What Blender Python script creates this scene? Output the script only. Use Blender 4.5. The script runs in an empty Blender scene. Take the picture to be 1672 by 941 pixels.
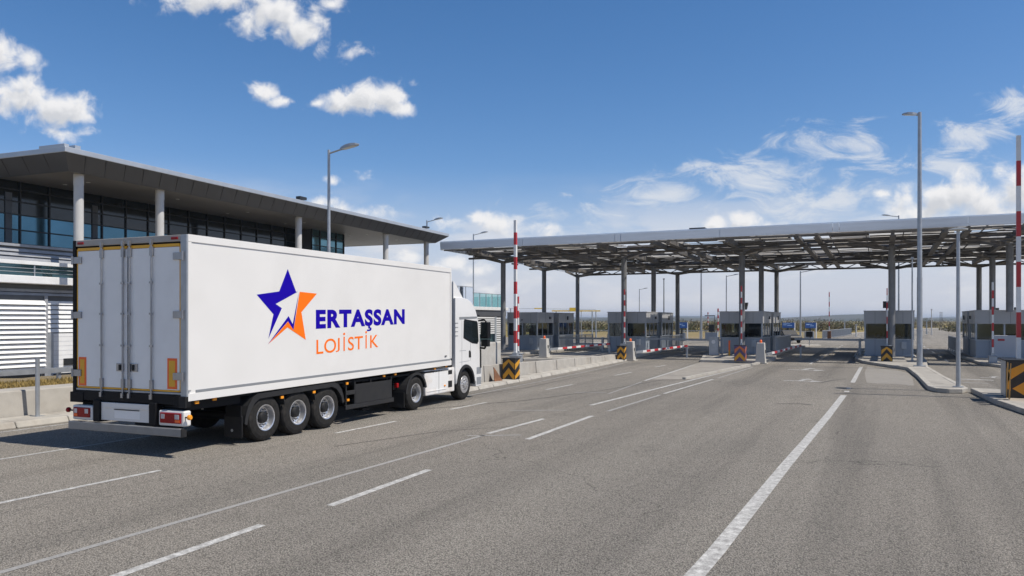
import bpy, math, random
from mathutils import Vector, Matrix
random.seed(7)
scene = bpy.context.scene
COL = scene.collection
R = math.radians

# ------------------------------------------------------------------ helpers
class MB:
    """collects shapes and links them as ONE mesh object"""
    def __init__(self, xf=None):
        self.v = []; self.f = []; self.m = []; self.s = []; self.xf = xf
    def _add(self, vs, fs, m=0, smooth=False):
        b = len(self.v)
        if self.xf is not None:
            vs = [tuple(self.xf @ Vector(p)) for p in vs]
        self.v += [tuple(p) for p in vs]
        for f in fs:
            self.f.append(tuple(b + i for i in f)); self.m.append(m); self.s.append(smooth)
        return self
    def box(self, x0, x1, y0, y1, z0, z1, m=0):
        return self.hexa([(x0,y0,z0),(x1,y0,z0),(x1,y1,z0),(x0,y1,z0),(x0,y0,z1),(x1,y0,z1),(x1,y1,z1),(x0,y1,z1)], m)
    def hexa(self, p, m=0):
        return self._add(p, [(3,2,1,0),(4,5,6,7),(0,1,5,4),(1,2,6,5),(2,3,7,6),(3,0,4,7)], m)
    def bar(self, a, b, w, h, m=0, up=(0,0,1)):
        a = Vector(a); b = Vector(b); d = (b-a).normalized(); u = Vector(up)
        if abs(d.dot(u)) > .98: u = Vector((1,0,0))
        s = d.cross(u).normalized(); u = s.cross(d).normalized()
        s *= w/2; u *= h/2
        return self.hexa([a-s-u, a+s-u, b+s-u, b-s-u, a-s+u, a+s+u, b+s+u, b-s+u], m)
    def cyl(self, a, b, r0, r1=None, n=16, m=0, cap=True, smooth=True):
        r1 = r0 if r1 is None else r1
        a = Vector(a); b = Vector(b); d = (b-a).normalized()
        u = Vector((0,0,1)) if abs(d.z) < .9 else Vector((1,0,0))
        s = d.cross(u).normalized(); u = s.cross(d).normalized()
        vs = []
        for c, r in ((a, r0), (b, r1)):
            for i in range(n):
                t = 2*math.pi*i/n
                vs.append(c + s*(r*math.cos(t)) + u*(r*math.sin(t)))
        self._add(vs, [(i, (i+1) % n, n+(i+1) % n, n+i) for i in range(n)], m, smooth)
        if cap:
            self._add(vs[:n], [tuple(reversed(range(n)))], m)
            self._add(vs[n:], [tuple(range(n))], m)
        return self
    def tube(self, pts, r, n=8, m=0):
        for a, b in zip(pts, pts[1:]): self.cyl(a, b, r, r, n, m)
        return self
    def lathe(self, prof, axis='x', n=32, m=0, c=(0,0,0)):
        """prof: list of (a, r[, m]) along axis"""
        vs = []
        for q in prof:
            for i in range(n):
                t = 2*math.pi*i/n; cc, ss = q[1]*math.cos(t), q[1]*math.sin(t)
                p = (q[0], cc, ss) if axis == 'x' else (cc, ss, q[0])
                vs.append((p[0]+c[0], p[1]+c[1], p[2]+c[2]))
        for k in range(len(prof)-1):
            mm = prof[k][2] if len(prof[k]) > 2 else m
            self._add(vs[k*n:(k+2)*n], [(i, n+i, n+(i+1) % n, (i+1) % n) for i in range(n)], mm, True)
        return self
    def poly(self, pts, m=0):
        return self._add(pts, [tuple(range(len(pts)))], m)
    def prism(self, pts, d, m=0):
        """extrude a planar polygon (3d points) by vector d"""
        n = len(pts); d = Vector(d); q = [Vector(p)+d for p in pts]
        vs = [Vector(p) for p in pts] + q
        return self._add(vs, [tuple(reversed(range(n))), tuple(range(n, 2*n))] + [(i, (i+1) % n, n+(i+1) % n, n+i) for i in range(n)], m)
    def build(self, name, mats, parent=None, bevel=None, seg=2, loc=None, rotz=0):
        me = bpy.data.meshes.new(name)
        me.from_pydata(self.v, [], self.f)
        if not isinstance(mats, (list, tuple)): mats = [mats]
        for q in mats: me.materials.append(q)
        me.polygons.foreach_set('material_index', self.m)
        me.polygons.foreach_set('use_smooth', self.s)
        import bmesh
        bm = bmesh.new(); bm.from_mesh(me); bmesh.ops.recalc_face_normals(bm, faces=bm.faces[:]); bm.to_mesh(me); bm.free()
        me.update()
        o = bpy.data.objects.new(name, me); COL.objects.link(o)
        if loc is not None: o.location = loc
        if rotz: o.rotation_euler = (0, 0, rotz)
        if parent is not None: o.parent = parent
        if bevel:
            b = o.modifiers.new('edge', 'BEVEL'); b.width = bevel; b.segments = seg
            b.limit_method = 'ANGLE'; b.angle_limit = R(40); b.harden_normals = False
        return o

def tag(o, label=None, cat=None, group=None, kind=None):
    if label: o['label'] = label
    if cat: o['category'] = cat
    if group: o['group'] = group
    if kind: o['kind'] = kind
    return o

def thing(name, label, cat, loc=(0,0,0), rotz=0, group=None):
    o = bpy.data.objects.new(name, None); COL.objects.link(o)
    o.empty_display_size = .2
    o.location = loc; o.rotation_euler = (0, 0, rotz)
    return tag(o, label, cat, group)

def copy_tree(o, parent=None):
    c = o.copy(); COL.objects.link(c)
    if parent is not None: c.parent = parent
    for ch in list(o.children): copy_tree(ch, c)
    return c

# ------------------------------------------------------------------ materials
def mat(name, col, rough=.6, metal=0., var=.12, scale=3., bump=0., bscale=60., spec=.5, coat=0., dirt=None, dscale=.6, damt=.5, stretch=(1,1,1)):
    m = bpy.data.materials.new(name); m.use_nodes = True
    nt = m.node_tree; N = nt.nodes; L = nt.links
    b = N['Principled BSDF']
    b.inputs['Roughness'].default_value = rough; b.inputs['Metallic'].default_value = metal
    b.inputs['Specular IOR Level'].default_value = spec
    b.inputs['Coat Weight'].default_value = coat; b.inputs['Coat Roughness'].default_value = .08
    tc = N.new('ShaderNodeTexCoord'); mp = N.new('ShaderNodeMapping'); mp.inputs['Scale'].default_value = stretch
    L.new(tc.outputs['Object'], mp.inputs[0])
    nz = N.new('ShaderNodeTexNoise'); nz.inputs['Scale'].default_value = scale; nz.inputs['Detail'].default_value = 6
    L.new(mp.outputs[0], nz.inputs['Vector'])
    mr = N.new('ShaderNodeMapRange'); mr.inputs[1].default_value = .25; mr.inputs[2].default_value = .75
    mr.inputs[3].default_value = 1-var; mr.inputs[4].default_value = 1+var
    L.new(nz.outputs['Fac'], mr.inputs[0])
    mx = N.new('ShaderNodeVectorMath'); mx.operation = 'SCALE'; mx.inputs[0].default_value = col[:3]
    L.new(mr.outputs[0], mx.inputs['Scale'])
    out = mx.outputs[0]
    if dirt:
        n2 = N.new('ShaderNodeTexNoise'); n2.inputs['Scale'].default_value = dscale; n2.inputs['Detail'].default_value = 8; n2.inputs['Roughness'].default_value = .65
        L.new(mp.outputs[0], n2.inputs['Vector'])
        r2 = N.new('ShaderNodeMapRange'); r2.inputs[1].default_value = .5; r2.inputs[2].default_value = .72; r2.inputs[4].default_value = damt
        L.new(n2.outputs['Fac'], r2.inputs[0])
        mm = N.new('ShaderNodeMix'); mm.data_type = 'RGBA'; mm.inputs['B'].default_value = (*dirt, 1)
        L.new(r2.outputs[0], mm.inputs['Factor']); L.new(out, mm.inputs['A']); out = mm.outputs['Result']
    L.new(out, b.inputs['Base Color'])
    r3 = N.new('ShaderNodeMapRange'); r3.inputs[3].default_value = max(.02, rough-.08); r3.inputs[4].default_value = min(1, rough+.08)
    L.new(nz.outputs['Fac'], r3.inputs[0]); L.new(r3.outputs[0], b.inputs['Roughness'])
    if bump:
        n4 = N.new('ShaderNodeTexNoise'); n4.inputs['Scale'].default_value = bscale; n4.inputs['Detail'].default_value = 4
        L.new(mp.outputs[0], n4.inputs['Vector'])
        bp = N.new('ShaderNodeBump'); bp.inputs['Strength'].default_value = bump; bp.inputs['Distance'].default_value = .02
        L.new(n4.outputs['Fac'], bp.inputs['Height']); L.new(bp.outputs[0], b.inputs['Normal'])
    return m

def glass(name, tint=(.45,.5,.5), dark=.0):
    m = bpy.data.materials.new(name); m.use_nodes = True
    nt = m.node_tree; N = nt.nodes; L = nt.links
    for n in list(N):
        if n.type != 'OUTPUT_MATERIAL': N.remove(n)
    t = N.new('ShaderNodeBsdfTransparent'); t.inputs[0].default_value = (*tint, 1)
    g = N.new('ShaderNodeBsdfGlossy'); g.inputs['Roughness'].default_value = .03; g.inputs[0].default_value = (.9,.95,1,1)
    fr = N.new('ShaderNodeFresnel'); fr.inputs[0].default_value = 1.55
    mx = N.new('ShaderNodeMixShader')
    L.new(fr.outputs[0], mx.inputs[0]); L.new(t.outputs[0], mx.inputs[1]); L.new(g.outputs[0], mx.inputs[2])
    L.new(mx.outputs[0], N['Material Output'].inputs[0])
    return m

M = {}
M['truck_white'] = mat('truck_white', (.77,.75,.715), .38, var=.03, scale=1.2, dirt=(.62,.60,.56), dscale=.9, damt=.22, bump=.03, bscale=2)
M['cab_white'] = mat('cab_white', (.80,.79,.77), .22, var=.02, coat=.6, dirt=(.6,.57,.52), dscale=1.5, damt=.2)
M['skirt_white'] = mat('skirt_white', (.78,.77,.75), .35, var=.04, dirt=(.55,.38,.22), dscale=1.4, damt=.45)
M['door_grey'] = mat('door_grey', (.88,.87,.85), .42, var=.03, dirt=(.70,.67,.64), dscale=1.1, damt=.3, bump=.03, bscale=3)
M['black'] = mat('black', (.008,.008,.009), .6, var=.3, spec=.2)
M['black_plastic'] = mat('black_plastic', (.018,.018,.019), .55, var=.2, dirt=(.05,.046,.042), dscale=3, damt=.4, spec=.25)
M['dark_panel'] = mat('dark_panel', (.026,.026,.027), .5, var=.15, dirt=(.05,.047,.043), dscale=2, damt=.4, spec=.25)
M['rubber'] = mat('rubber', (.022,.021,.020), .85, var=.25, scale=12, dirt=(.06,.053,.046), dscale=6, damt=.5, spec=.2)
M['alloy'] = mat('alloy', (.66,.66,.67), .32, metal=.75, var=.1, scale=6, dirt=(.3,.28,.25), dscale=7, damt=.5)
M['steel'] = mat('steel', (.36,.36,.37), .38, metal=.8, var=.12, scale=8)
M['galv'] = mat('galv', (.42,.44,.46), .45, metal=.55, var=.12, scale=5, dirt=(.32,.31,.3), dscale=2, damt=.4)
M['bumper_metal'] = mat('bumper_metal', (.27,.27,.265), .5, metal=.3, var=.12, scale=4, dirt=(.25,.23,.2), dscale=3, damt=.5)
M['orange'] = mat('orange', (.9,.24,.03), .4, var=.03)
M['amber'] = mat('amber', (.9,.33,.02), .25, var=.05)
M['yellow_tape'] = mat('yellow_tape', (.85,.43,.02), .4, var=.1)
M['red_orange'] = mat('red_orange', (.95,.15,.02), .4, var=.05)
M['logo_blue'] = mat('logo_blue', (.011,.001,.34), .6, var=.02, spec=.08)
M['logo_orange'] = mat('logo_orange', (.96,.185,.012), .6, var=.02, spec=.08)
M['red_lens'] = mat('red_lens', (.30,.004,.006), .3, var=.2, scale=30, spec=.25)
M['clear_lens'] = mat('clear_lens', (.55,.52,.52), .2, var=.1)
M['grey_stripe'] = mat('grey_stripe', (.24,.25,.26), .45, var=.06)
M['header_tan'] = mat('header_tan', (.42,.39,.35), .5, var=.1, dirt=(.25,.2,.15), damt=.4)
M['window_dark'] = mat('window_dark', (.012,.018,.02), .06, var=.2, spec=.8)
M['curtain_glass'] = mat('curtain_glass', (.07,.155,.22), .05, metal=1., var=.25, scale=.5)
M['spandrel_glass'] = mat('spandrel_glass', (.006,.011,.013), .06, var=.35, scale=.4, spec=.6)
M['bay_glass'] = mat('bay_glass', (.16,.29,.32), .06, metal=1., var=.25, scale=.6)
M['pane'] = glass('pane', (.66,.71,.70))
M['green_pane'] = glass('green_pane', (.52,.80,.78))
M['mullion'] = mat('mullion', (.03,.032,.034), .4, metal=.3)
M['fascia_dark'] = mat('fascia_dark', (.085,.087,.092), .45, metal=.2, var=.1, scale=.8)
M['roof_metal'] = mat('roof_metal', (.5,.52,.54), .4, metal=.5, var=.08, scale=1.5)
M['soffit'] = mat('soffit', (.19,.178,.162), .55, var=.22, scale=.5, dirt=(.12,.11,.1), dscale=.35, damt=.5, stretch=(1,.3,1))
M['column_paint'] = mat('column_paint', (.58,.57,.55), .5, var=.06, dirt=(.4,.37,.33), dscale=1.5, damt=.4)
M['louvre_white'] = mat('louvre_white', (.80,.80,.79), .45, var=.05, dirt=(.55,.53,.5), dscale=1, damt=.3)
M['louvre_grey'] = mat('louvre_grey', (.36,.37,.39), .5, var=.15, metal=.2, dirt=(.2,.2,.2), dscale=1, damt=.4)
M['wall_dark'] = mat('wall_dark', (.1,.105,.11), .6, var=.15)
M['concrete'] = mat('concrete', (.40,.375,.335), .85, var=.12, scale=2.5, bump=.25, bscale=40, dirt=(.25,.21,.165), dscale=.8, damt=.55)
M['concrete_pale'] = mat('concrete_pale', (.50,.48,.44), .85, var=.1, scale=3, bump=.25, bscale=35, dirt=(.33,.29,.24), dscale=1.2, damt=.5)
M['kerb'] = mat('kerb', (.42,.395,.35), .85, var=.14, scale=3, bump=.3, bscale=30, dirt=(.26,.22,.18), dscale=1.2, damt=.6)
M['booth_upper'] = mat('booth_upper', (.46,.455,.45), .5, var=.08, scale=1.5, dirt=(.36,.35,.34), dscale=1.5, damt=.4, metal=.1)
M['booth_lower'] = mat('booth_lower', (.33,.37,.42), .5, var=.08, scale=1.5, dirt=(.25,.26,.28), dscale=1.5, damt=.5, metal=.1)
M['booth_frame'] = mat('booth_frame', (.42,.45,.48), .45, var=.08, metal=.2)
M['canopy_slat_dull'] = mat('canopy_slat_dull', (.36,.34,.31), .6, var=.3, scale=1, dirt=(.1,.085,.07), dscale=1, damt=.7)
M['canopy_edge'] = mat('canopy_edge', (.80,.87,.96), .42, metal=.45, var=.1, scale=1, dirt=(.5,.54,.6), dscale=.5, damt=.6, stretch=(.3,1,3))
M['canopy_steel'] = mat('canopy_steel', (.135,.125,.115), .6, var=.25, metal=.1, dirt=(.28,.22,.15), dscale=1.2, damt=.5)
M['canopy_col'] = mat('canopy_col', (.23,.232,.237), .5, var=.12, metal=.2, dirt=(.1,.1,.1), dscale=1, damt=.4)
M['canopy_slat'] = mat('canopy_slat', (.52,.51,.49), .5, var=.35, scale=.9, metal=.1, dirt=(.2,.18,.16), dscale=.7, damt=.8)
M['stripe_red'] = mat('stripe_red', (.50,.03,.035), .4, var=.12, scale=5)
M['stripe_white'] = mat('stripe_white', (.78,.77,.75), .4, var=.06, dirt=(.5,.47,.42), dscale=2, damt=.4)
M['chev_black'] = mat('chev_black', (.018,.018,.018), .5, var=.25, dirt=(.06,.055,.05), dscale=3, damt=.4)
M['chev_yellow'] = mat('chev_yellow', (.68,.32,.02), .5, var=.12, dirt=(.35,.2,.05), dscale=3, damt=.4)
M['chev_purple'] = mat('chev_purple', (.10,.07,.16), .5, var=.2)
M['chev_orange'] = mat('chev_orange', (.6,.16,.05), .5, var=.2)
M['counter'] = mat('counter', (.56,.56,.58), .5, var=.06, dirt=(.4,.39,.38), dscale=1.5, damt=.4)
M['rust'] = mat('rust', (.2,.085,.035), .8, var=.35, scale=8, dirt=(.04,.03,.025), dscale=4, damt=.8)
M['sign_blue'] = mat('sign_blue', (.012,.07,.26), .4, var=.1)
M['sign_text'] = mat('sign_text', (.35,.5,.75), .5, var=.1)
M['yellow_paint'] = mat('yellow_paint', (.75,.5,.05), .5, var=.1)
M['car_dark'] = mat('car_dark', (.012,.012,.014), .55, var=.1)
M['lens'] = mat('lens', (.6,.62,.62), .2, var=.05)
M['bark'] = mat('bark', (.12,.09,.06), .9, var=.3, scale=10)

def asphalt(name, base, light, patch):
    m = bpy.data.materials.new(name); m.use_nodes = True
    nt = m.node_tree; N = nt.nodes; L = nt.links; b = N['Principled BSDF']
    tc = N.new('ShaderNodeTexCoord'); P = tc.outputs['Object']
    def noise(s, d=6, r=.55, vec=P):
        n = N.new('ShaderNodeTexNoise'); n.inputs['Scale'].default_value = s; n.inputs['Detail'].default_value = d; n.inputs['Roughness'].default_value = r
        L.new(vec, n.inputs['Vector']); return n.outputs['Fac']
    def rng(x, a, c, lo, hi):
        n = N.new('ShaderNodeMapRange'); n.inputs[1].default_value = a; n.inputs[2].default_value = c; n.inputs[3].default_value = lo; n.inputs[4].default_value = hi
        L.new(x, n.inputs[0]); return n.outputs[0]
    def math_(op, a, c):
        n = N.new('ShaderNodeMath'); n.operation = op
        for i, q in enumerate((a, c)):
            if isinstance(q, (int, float)): n.inputs[i].default_value = q
            else: L.new(q, n.inputs[i])
        return n.outputs[0]
    def mixc(f, a, c):
        n = N.new('ShaderNodeMix'); n.data_type = 'RGBA'
        if isinstance(f, float): n.inputs['Factor'].default_value = f
        else: L.new(f, n.inputs['Factor'])
        for k, q in (('A', a), ('B', c)):
            if isinstance(q, tuple): n.inputs[k].default_value = (*q, 1)
            else: L.new(q, n.inputs[k])
        return n.outputs['Result']
    mp = N.new('ShaderNodeMapping'); mp.inputs['Scale'].default_value = (1, .045, 1); L.new(P, mp.inputs[0])
    c = mixc(rng(noise(.07, 5), .38, .62, 0, 1), base, light)
    # worn lanes drawn out along the driving direction
    c = mixc(rng(noise(.55, 6, .6, mp.outputs[0]), .48, .7, 0, .55), c, patch)
    # tyre-dark streaks
    mp2 = N.new('ShaderNodeMapping'); mp2.inputs['Scale'].default_value = (1, .03, 1); mp2.inputs['Location'].default_value = (7, 3, 0); L.new(P, mp2.inputs[0])
    c = mixc(rng(noise(.75, 5, .6, mp2.outputs[0]), .5, .68, 0, .55), c, tuple(q*.62 for q in base))
    c = mixc(rng(noise(.9, 7, .65), .56, .75, 0, .4), c, tuple(q*.7 for q in base))
    # stone grain: coarse and fine
    v = N.new('ShaderNodeTexVoronoi'); v.inputs['Scale'].default_value = 52; L.new(P, v.inputs['Vector'])
    g1 = rng(v.outputs['Distance'], 0, .75, 1.65, .40)
    g2 = rng(noise(95, 2), .3, .7, .6, 1.4)
    g3 = rng(noise(22, 3), .3, .7, .86, 1.14)
    g = math_('MULTIPLY', math_('MULTIPLY', g1, g2), g3)
    sc = N.new('ShaderNodeVectorMath'); sc.operation = 'SCALE'; L.new(c, sc.inputs[0]); L.new(g, sc.inputs['Scale'])
    c = sc.outputs[0]
    # thin cracks
    mpw = N.new('ShaderNodeVectorMath'); mpw.operation = 'ADD'; nv = N.new('ShaderNodeTexNoise'); nv.inputs['Scale'].default_value = .8; nv.inputs['Detail'].default_value = 5
    L.new(P, nv.inputs['Vector']); sv = N.new('ShaderNodeVectorMath'); sv.operation = 'SCALE'; sv.inputs['Scale'].default_value = 1.6; L.new(nv.outputs['Color'], sv.inputs[0])
    L.new(P, mpw.inputs[0]); L.new(sv.outputs[0], mpw.inputs[1])
    vc = N.new('ShaderNodeTexVoronoi'); vc.feature = 'DISTANCE_TO_EDGE'; vc.inputs['Scale'].default_value = .11; L.new(mpw.outputs[0], vc.inputs['Vector'])
    cr = math_('MULTIPLY', rng(vc.outputs['Distance'], 0, .0016, 1, 0), rng(noise(.25, 3), .47, .55, 0, .75))
    c = mixc(cr, c, (.03,.028,.026))
    L.new(c, b.inputs['Base Color'])
    b.inputs['Roughness'].default_value = .88; b.inputs['Specular IOR Level'].default_value = .3
    bp = N.new('ShaderNodeBump'); bp.inputs['Strength'].default_value = .9; bp.inputs['Distance'].default_value = .012
    L.new(g, bp.inputs['Height']); L.new(bp.outputs[0], b.inputs['Normal'])
    return m
M['asphalt'] = asphalt('asphalt', (.275,.253,.222), (.355,.322,.277), (.40,.368,.318))
M['apron'] = mat('apron', (.30,.275,.24), .9, var=.15, scale=2.5, bump=.3, bscale=60, dirt=(.22,.20,.175), dscale=.5, damt=.9)

def paint(name, strength):
    m = bpy.data.materials.new(name); m.use_nodes = True
    nt = m.node_tree; N = nt.nodes; L = nt.links; b = N['Principled BSDF']
    tc = N.new('ShaderNodeTexCoord')
    n = N.new('ShaderNodeTexNoise'); n.inputs['Scale'].default_value = 9; n.inputs['Detail'].default_value = 10; n.inputs['Roughness'].default_value = .75
    L.new(tc.outputs['Object'], n.inputs['Vector'])
    r = N.new('ShaderNodeMapRange'); r.inputs[1].default_value = .36-.1*(1-strength); r.inputs[2].default_value = .60+.25*(1-strength); r.inputs[3].default_value = strength; r.inputs[4].default_value = strength*.25
    L.new(n.outputs['Fac'], r.inputs[0])
    v = N.new('ShaderNodeTexVoronoi'); v.inputs['Scale'].default_value = 55; L.new(tc.outputs['Object'], v.inputs['Vector'])
    r2 = N.new('ShaderNodeMapRange'); r2.inputs[1].default_value = 0; r2.inputs[2].default_value = .8; r2.inputs[3].default_value = 1.1; r2.inputs[4].default_value = .75
    L.new(v.outputs['Distance'], r2.inputs[0])
    mx = N.new('ShaderNodeMix'); mx.data_type = 'RGBA'; mx.inputs['A'].default_value = (.2,.19,.178,1); mx.inputs['B'].default_value = (.72,.71,.68,1)
    L.new(r.outputs[0], mx.inputs['Factor'])
    s = N.new('ShaderNodeVectorMath'); s.operation = 'SCALE'; L.new(mx.outputs['Result'], s.inputs[0]); L.new(r2.outputs[0], s.inputs['Scale'])
    L.new(s.outputs[0], b.inputs['Base Color']); b.inputs['Roughness'].default_value = .75
    bp = N.new('ShaderNodeBump'); bp.inputs['Strength'].default_value = .5; bp.inputs['Distance'].default_value = .006
    L.new(r2.outputs[0], bp.inputs['Height']); L.new(bp.outputs[0], b.inputs['Normal'])
    return m
M['paint'] = paint('paint', 1.0)
M['paint_worn'] = paint('paint_worn', .42)
M['paint_mid'] = paint('paint_mid', .7)

def field_mat():
    m = bpy.data.materials.new('field'); m.use_nodes = True
    nt = m.node_tree; N = nt.nodes; L = nt.links; b = N['Principled BSDF']
    tc = N.new('ShaderNodeTexCoord'); mp = N.new('ShaderNodeMapping'); mp.inputs['Rotation'].default_value = (0,0,R(-25)); mp.inputs['Scale'].default_value = (.25,1,1)
    L.new(tc.outputs['Object'], mp.inputs[0])
    def nz(s, d=6):
        n = N.new('ShaderNodeTexNoise'); n.inputs['Scale'].default_value = s; n.inputs['Detail'].default_value = d; L.new(mp.outputs[0], n.inputs['Vector']); return n.outputs['Fac']
    r1 = N.new('ShaderNodeValToRGB'); e = r1.color_ramp.elements
    e[0].position = .36; e[0].color = (.115,.105,.04,1); e[1].position = .64; e[1].color = (.30,.22,.10,1)
    x = r1.color_ramp.elements.new(.5); x.color = (.24,.19,.065,1)
    L.new(nz(.03), r1.inputs[0])
    r2 = N.new('ShaderNodeMapRange'); r2.inputs[1].default_value = .3; r2.inputs[2].default_value = .7; r2.inputs[3].default_value = .7; r2.inputs[4].default_value = 1.3; L.new(nz(.8), r2.inputs[0])
    s = N.new('ShaderNodeVectorMath'); s.operation = 'SCALE'; L.new(r1.outputs[0], s.inputs[0]); L.new(r2.outputs[0], s.inputs['Scale'])
    L.new(s.outputs[0], b.inputs['Base Color']); b.inputs['Roughness'].default_value = .95; b.inputs['Specular IOR Level'].default_value = .1
    return m
M['field'] = field_mat()
def leaf_mat(name, a, c, sc=.3):
    m = bpy.data.materials.new(name); m.use_nodes = True
    nt = m.node_tree; N = nt.nodes; L = nt.links; b = N['Principled BSDF']
    tc = N.new('ShaderNodeTexCoord'); n = N.new('ShaderNodeTexNoise'); n.inputs['Scale'].default_value = sc; n.inputs['Detail'].default_value = 8
    L.new(tc.outputs['Object'], n.inputs['Vector'])
    r = N.new('ShaderNodeValToRGB'); e = r.color_ramp.elements; e[0].position = .36; e[0].color = (*a,1); e[1].position = .64; e[1].color = (*c,1)
    L.new(n.outputs['Fac'], r.inputs[0]); L.new(r.outputs[0], b.inputs['Base Color']); b.inputs['Roughness'].default_value = .9; b.inputs['Specular IOR Level'].default_value = .1
    return m
M['scrub'] = leaf_mat('scrub', (.055,.055,.026), (.115,.088,.048), .05)
M['scrub_green'] = leaf_mat('scrub_green', (.042,.055,.024), (.085,.08,.038), .2)
M['dry_grass'] = leaf_mat('dry_grass', (.20,.15,.055), (.38,.27,.10), 1.2)
M['soil'] = mat('soil', (.20,.155,.085), .95, var=.3, scale=1.5, bump=.6, bscale=20)
M['hill'] = leaf_mat('hill', (.05,.055,.030), (.10,.085,.05), .004)
M['hill_far'] = leaf_mat('hill_far', (.05,.06,.04), (.09,.09,.06), .003)

# ------------------------------------------------------------------ camera (road runs along +Y, camera turned to the left of it)
F, CAMH, HY = 1280., 2.5, 523.
TH = math.atan(604/1280); cT, sT = math.cos(TH), math.sin(TH)
def G(px, py, z=0.):
    """point on the level z seen at a pixel of the photograph"""
    Z = (CAMH-z)*F/(py-HY); X = (px-836)/F*Z
    return (X*cT-Z*sT, X*sT+Z*cT)
cam = bpy.data.cameras.new('camera'); co = bpy.data.objects.new('camera', cam); COL.objects.link(co)
co.location = (0, 0, CAMH); co.rotation_euler = (R(90), 0, TH)
cam.sensor_width = 36; cam.lens = 36*F/1672; cam.shift_y = (HY-470.5)/1672
cam.clip_end = 20000; cam.clip_start = .1
scene.camera = co

# ------------------------------------------------------------------ light and sky
SUN_EL, SUN_AZ = R(57), math.atan2(.07, 1)     # azimuth measured from +X towards +Y
sd = Vector((math.cos(SUN_EL)*math.cos(SUN_AZ), math.cos(SUN_EL)*math.sin(SUN_AZ), math.sin(SUN_EL)))
sun = bpy.data.lights.new('sun', 'SUN'); so = bpy.data.objects.new('sun', sun); COL.objects.link(so)
sun.energy = 4.75; sun.angle = R(.5); sun.color = (1, .94, .85)
so.rotation_euler = sd.to_track_quat('Z', 'Y').to_euler(); so.location = (30, 0, 40)

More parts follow.
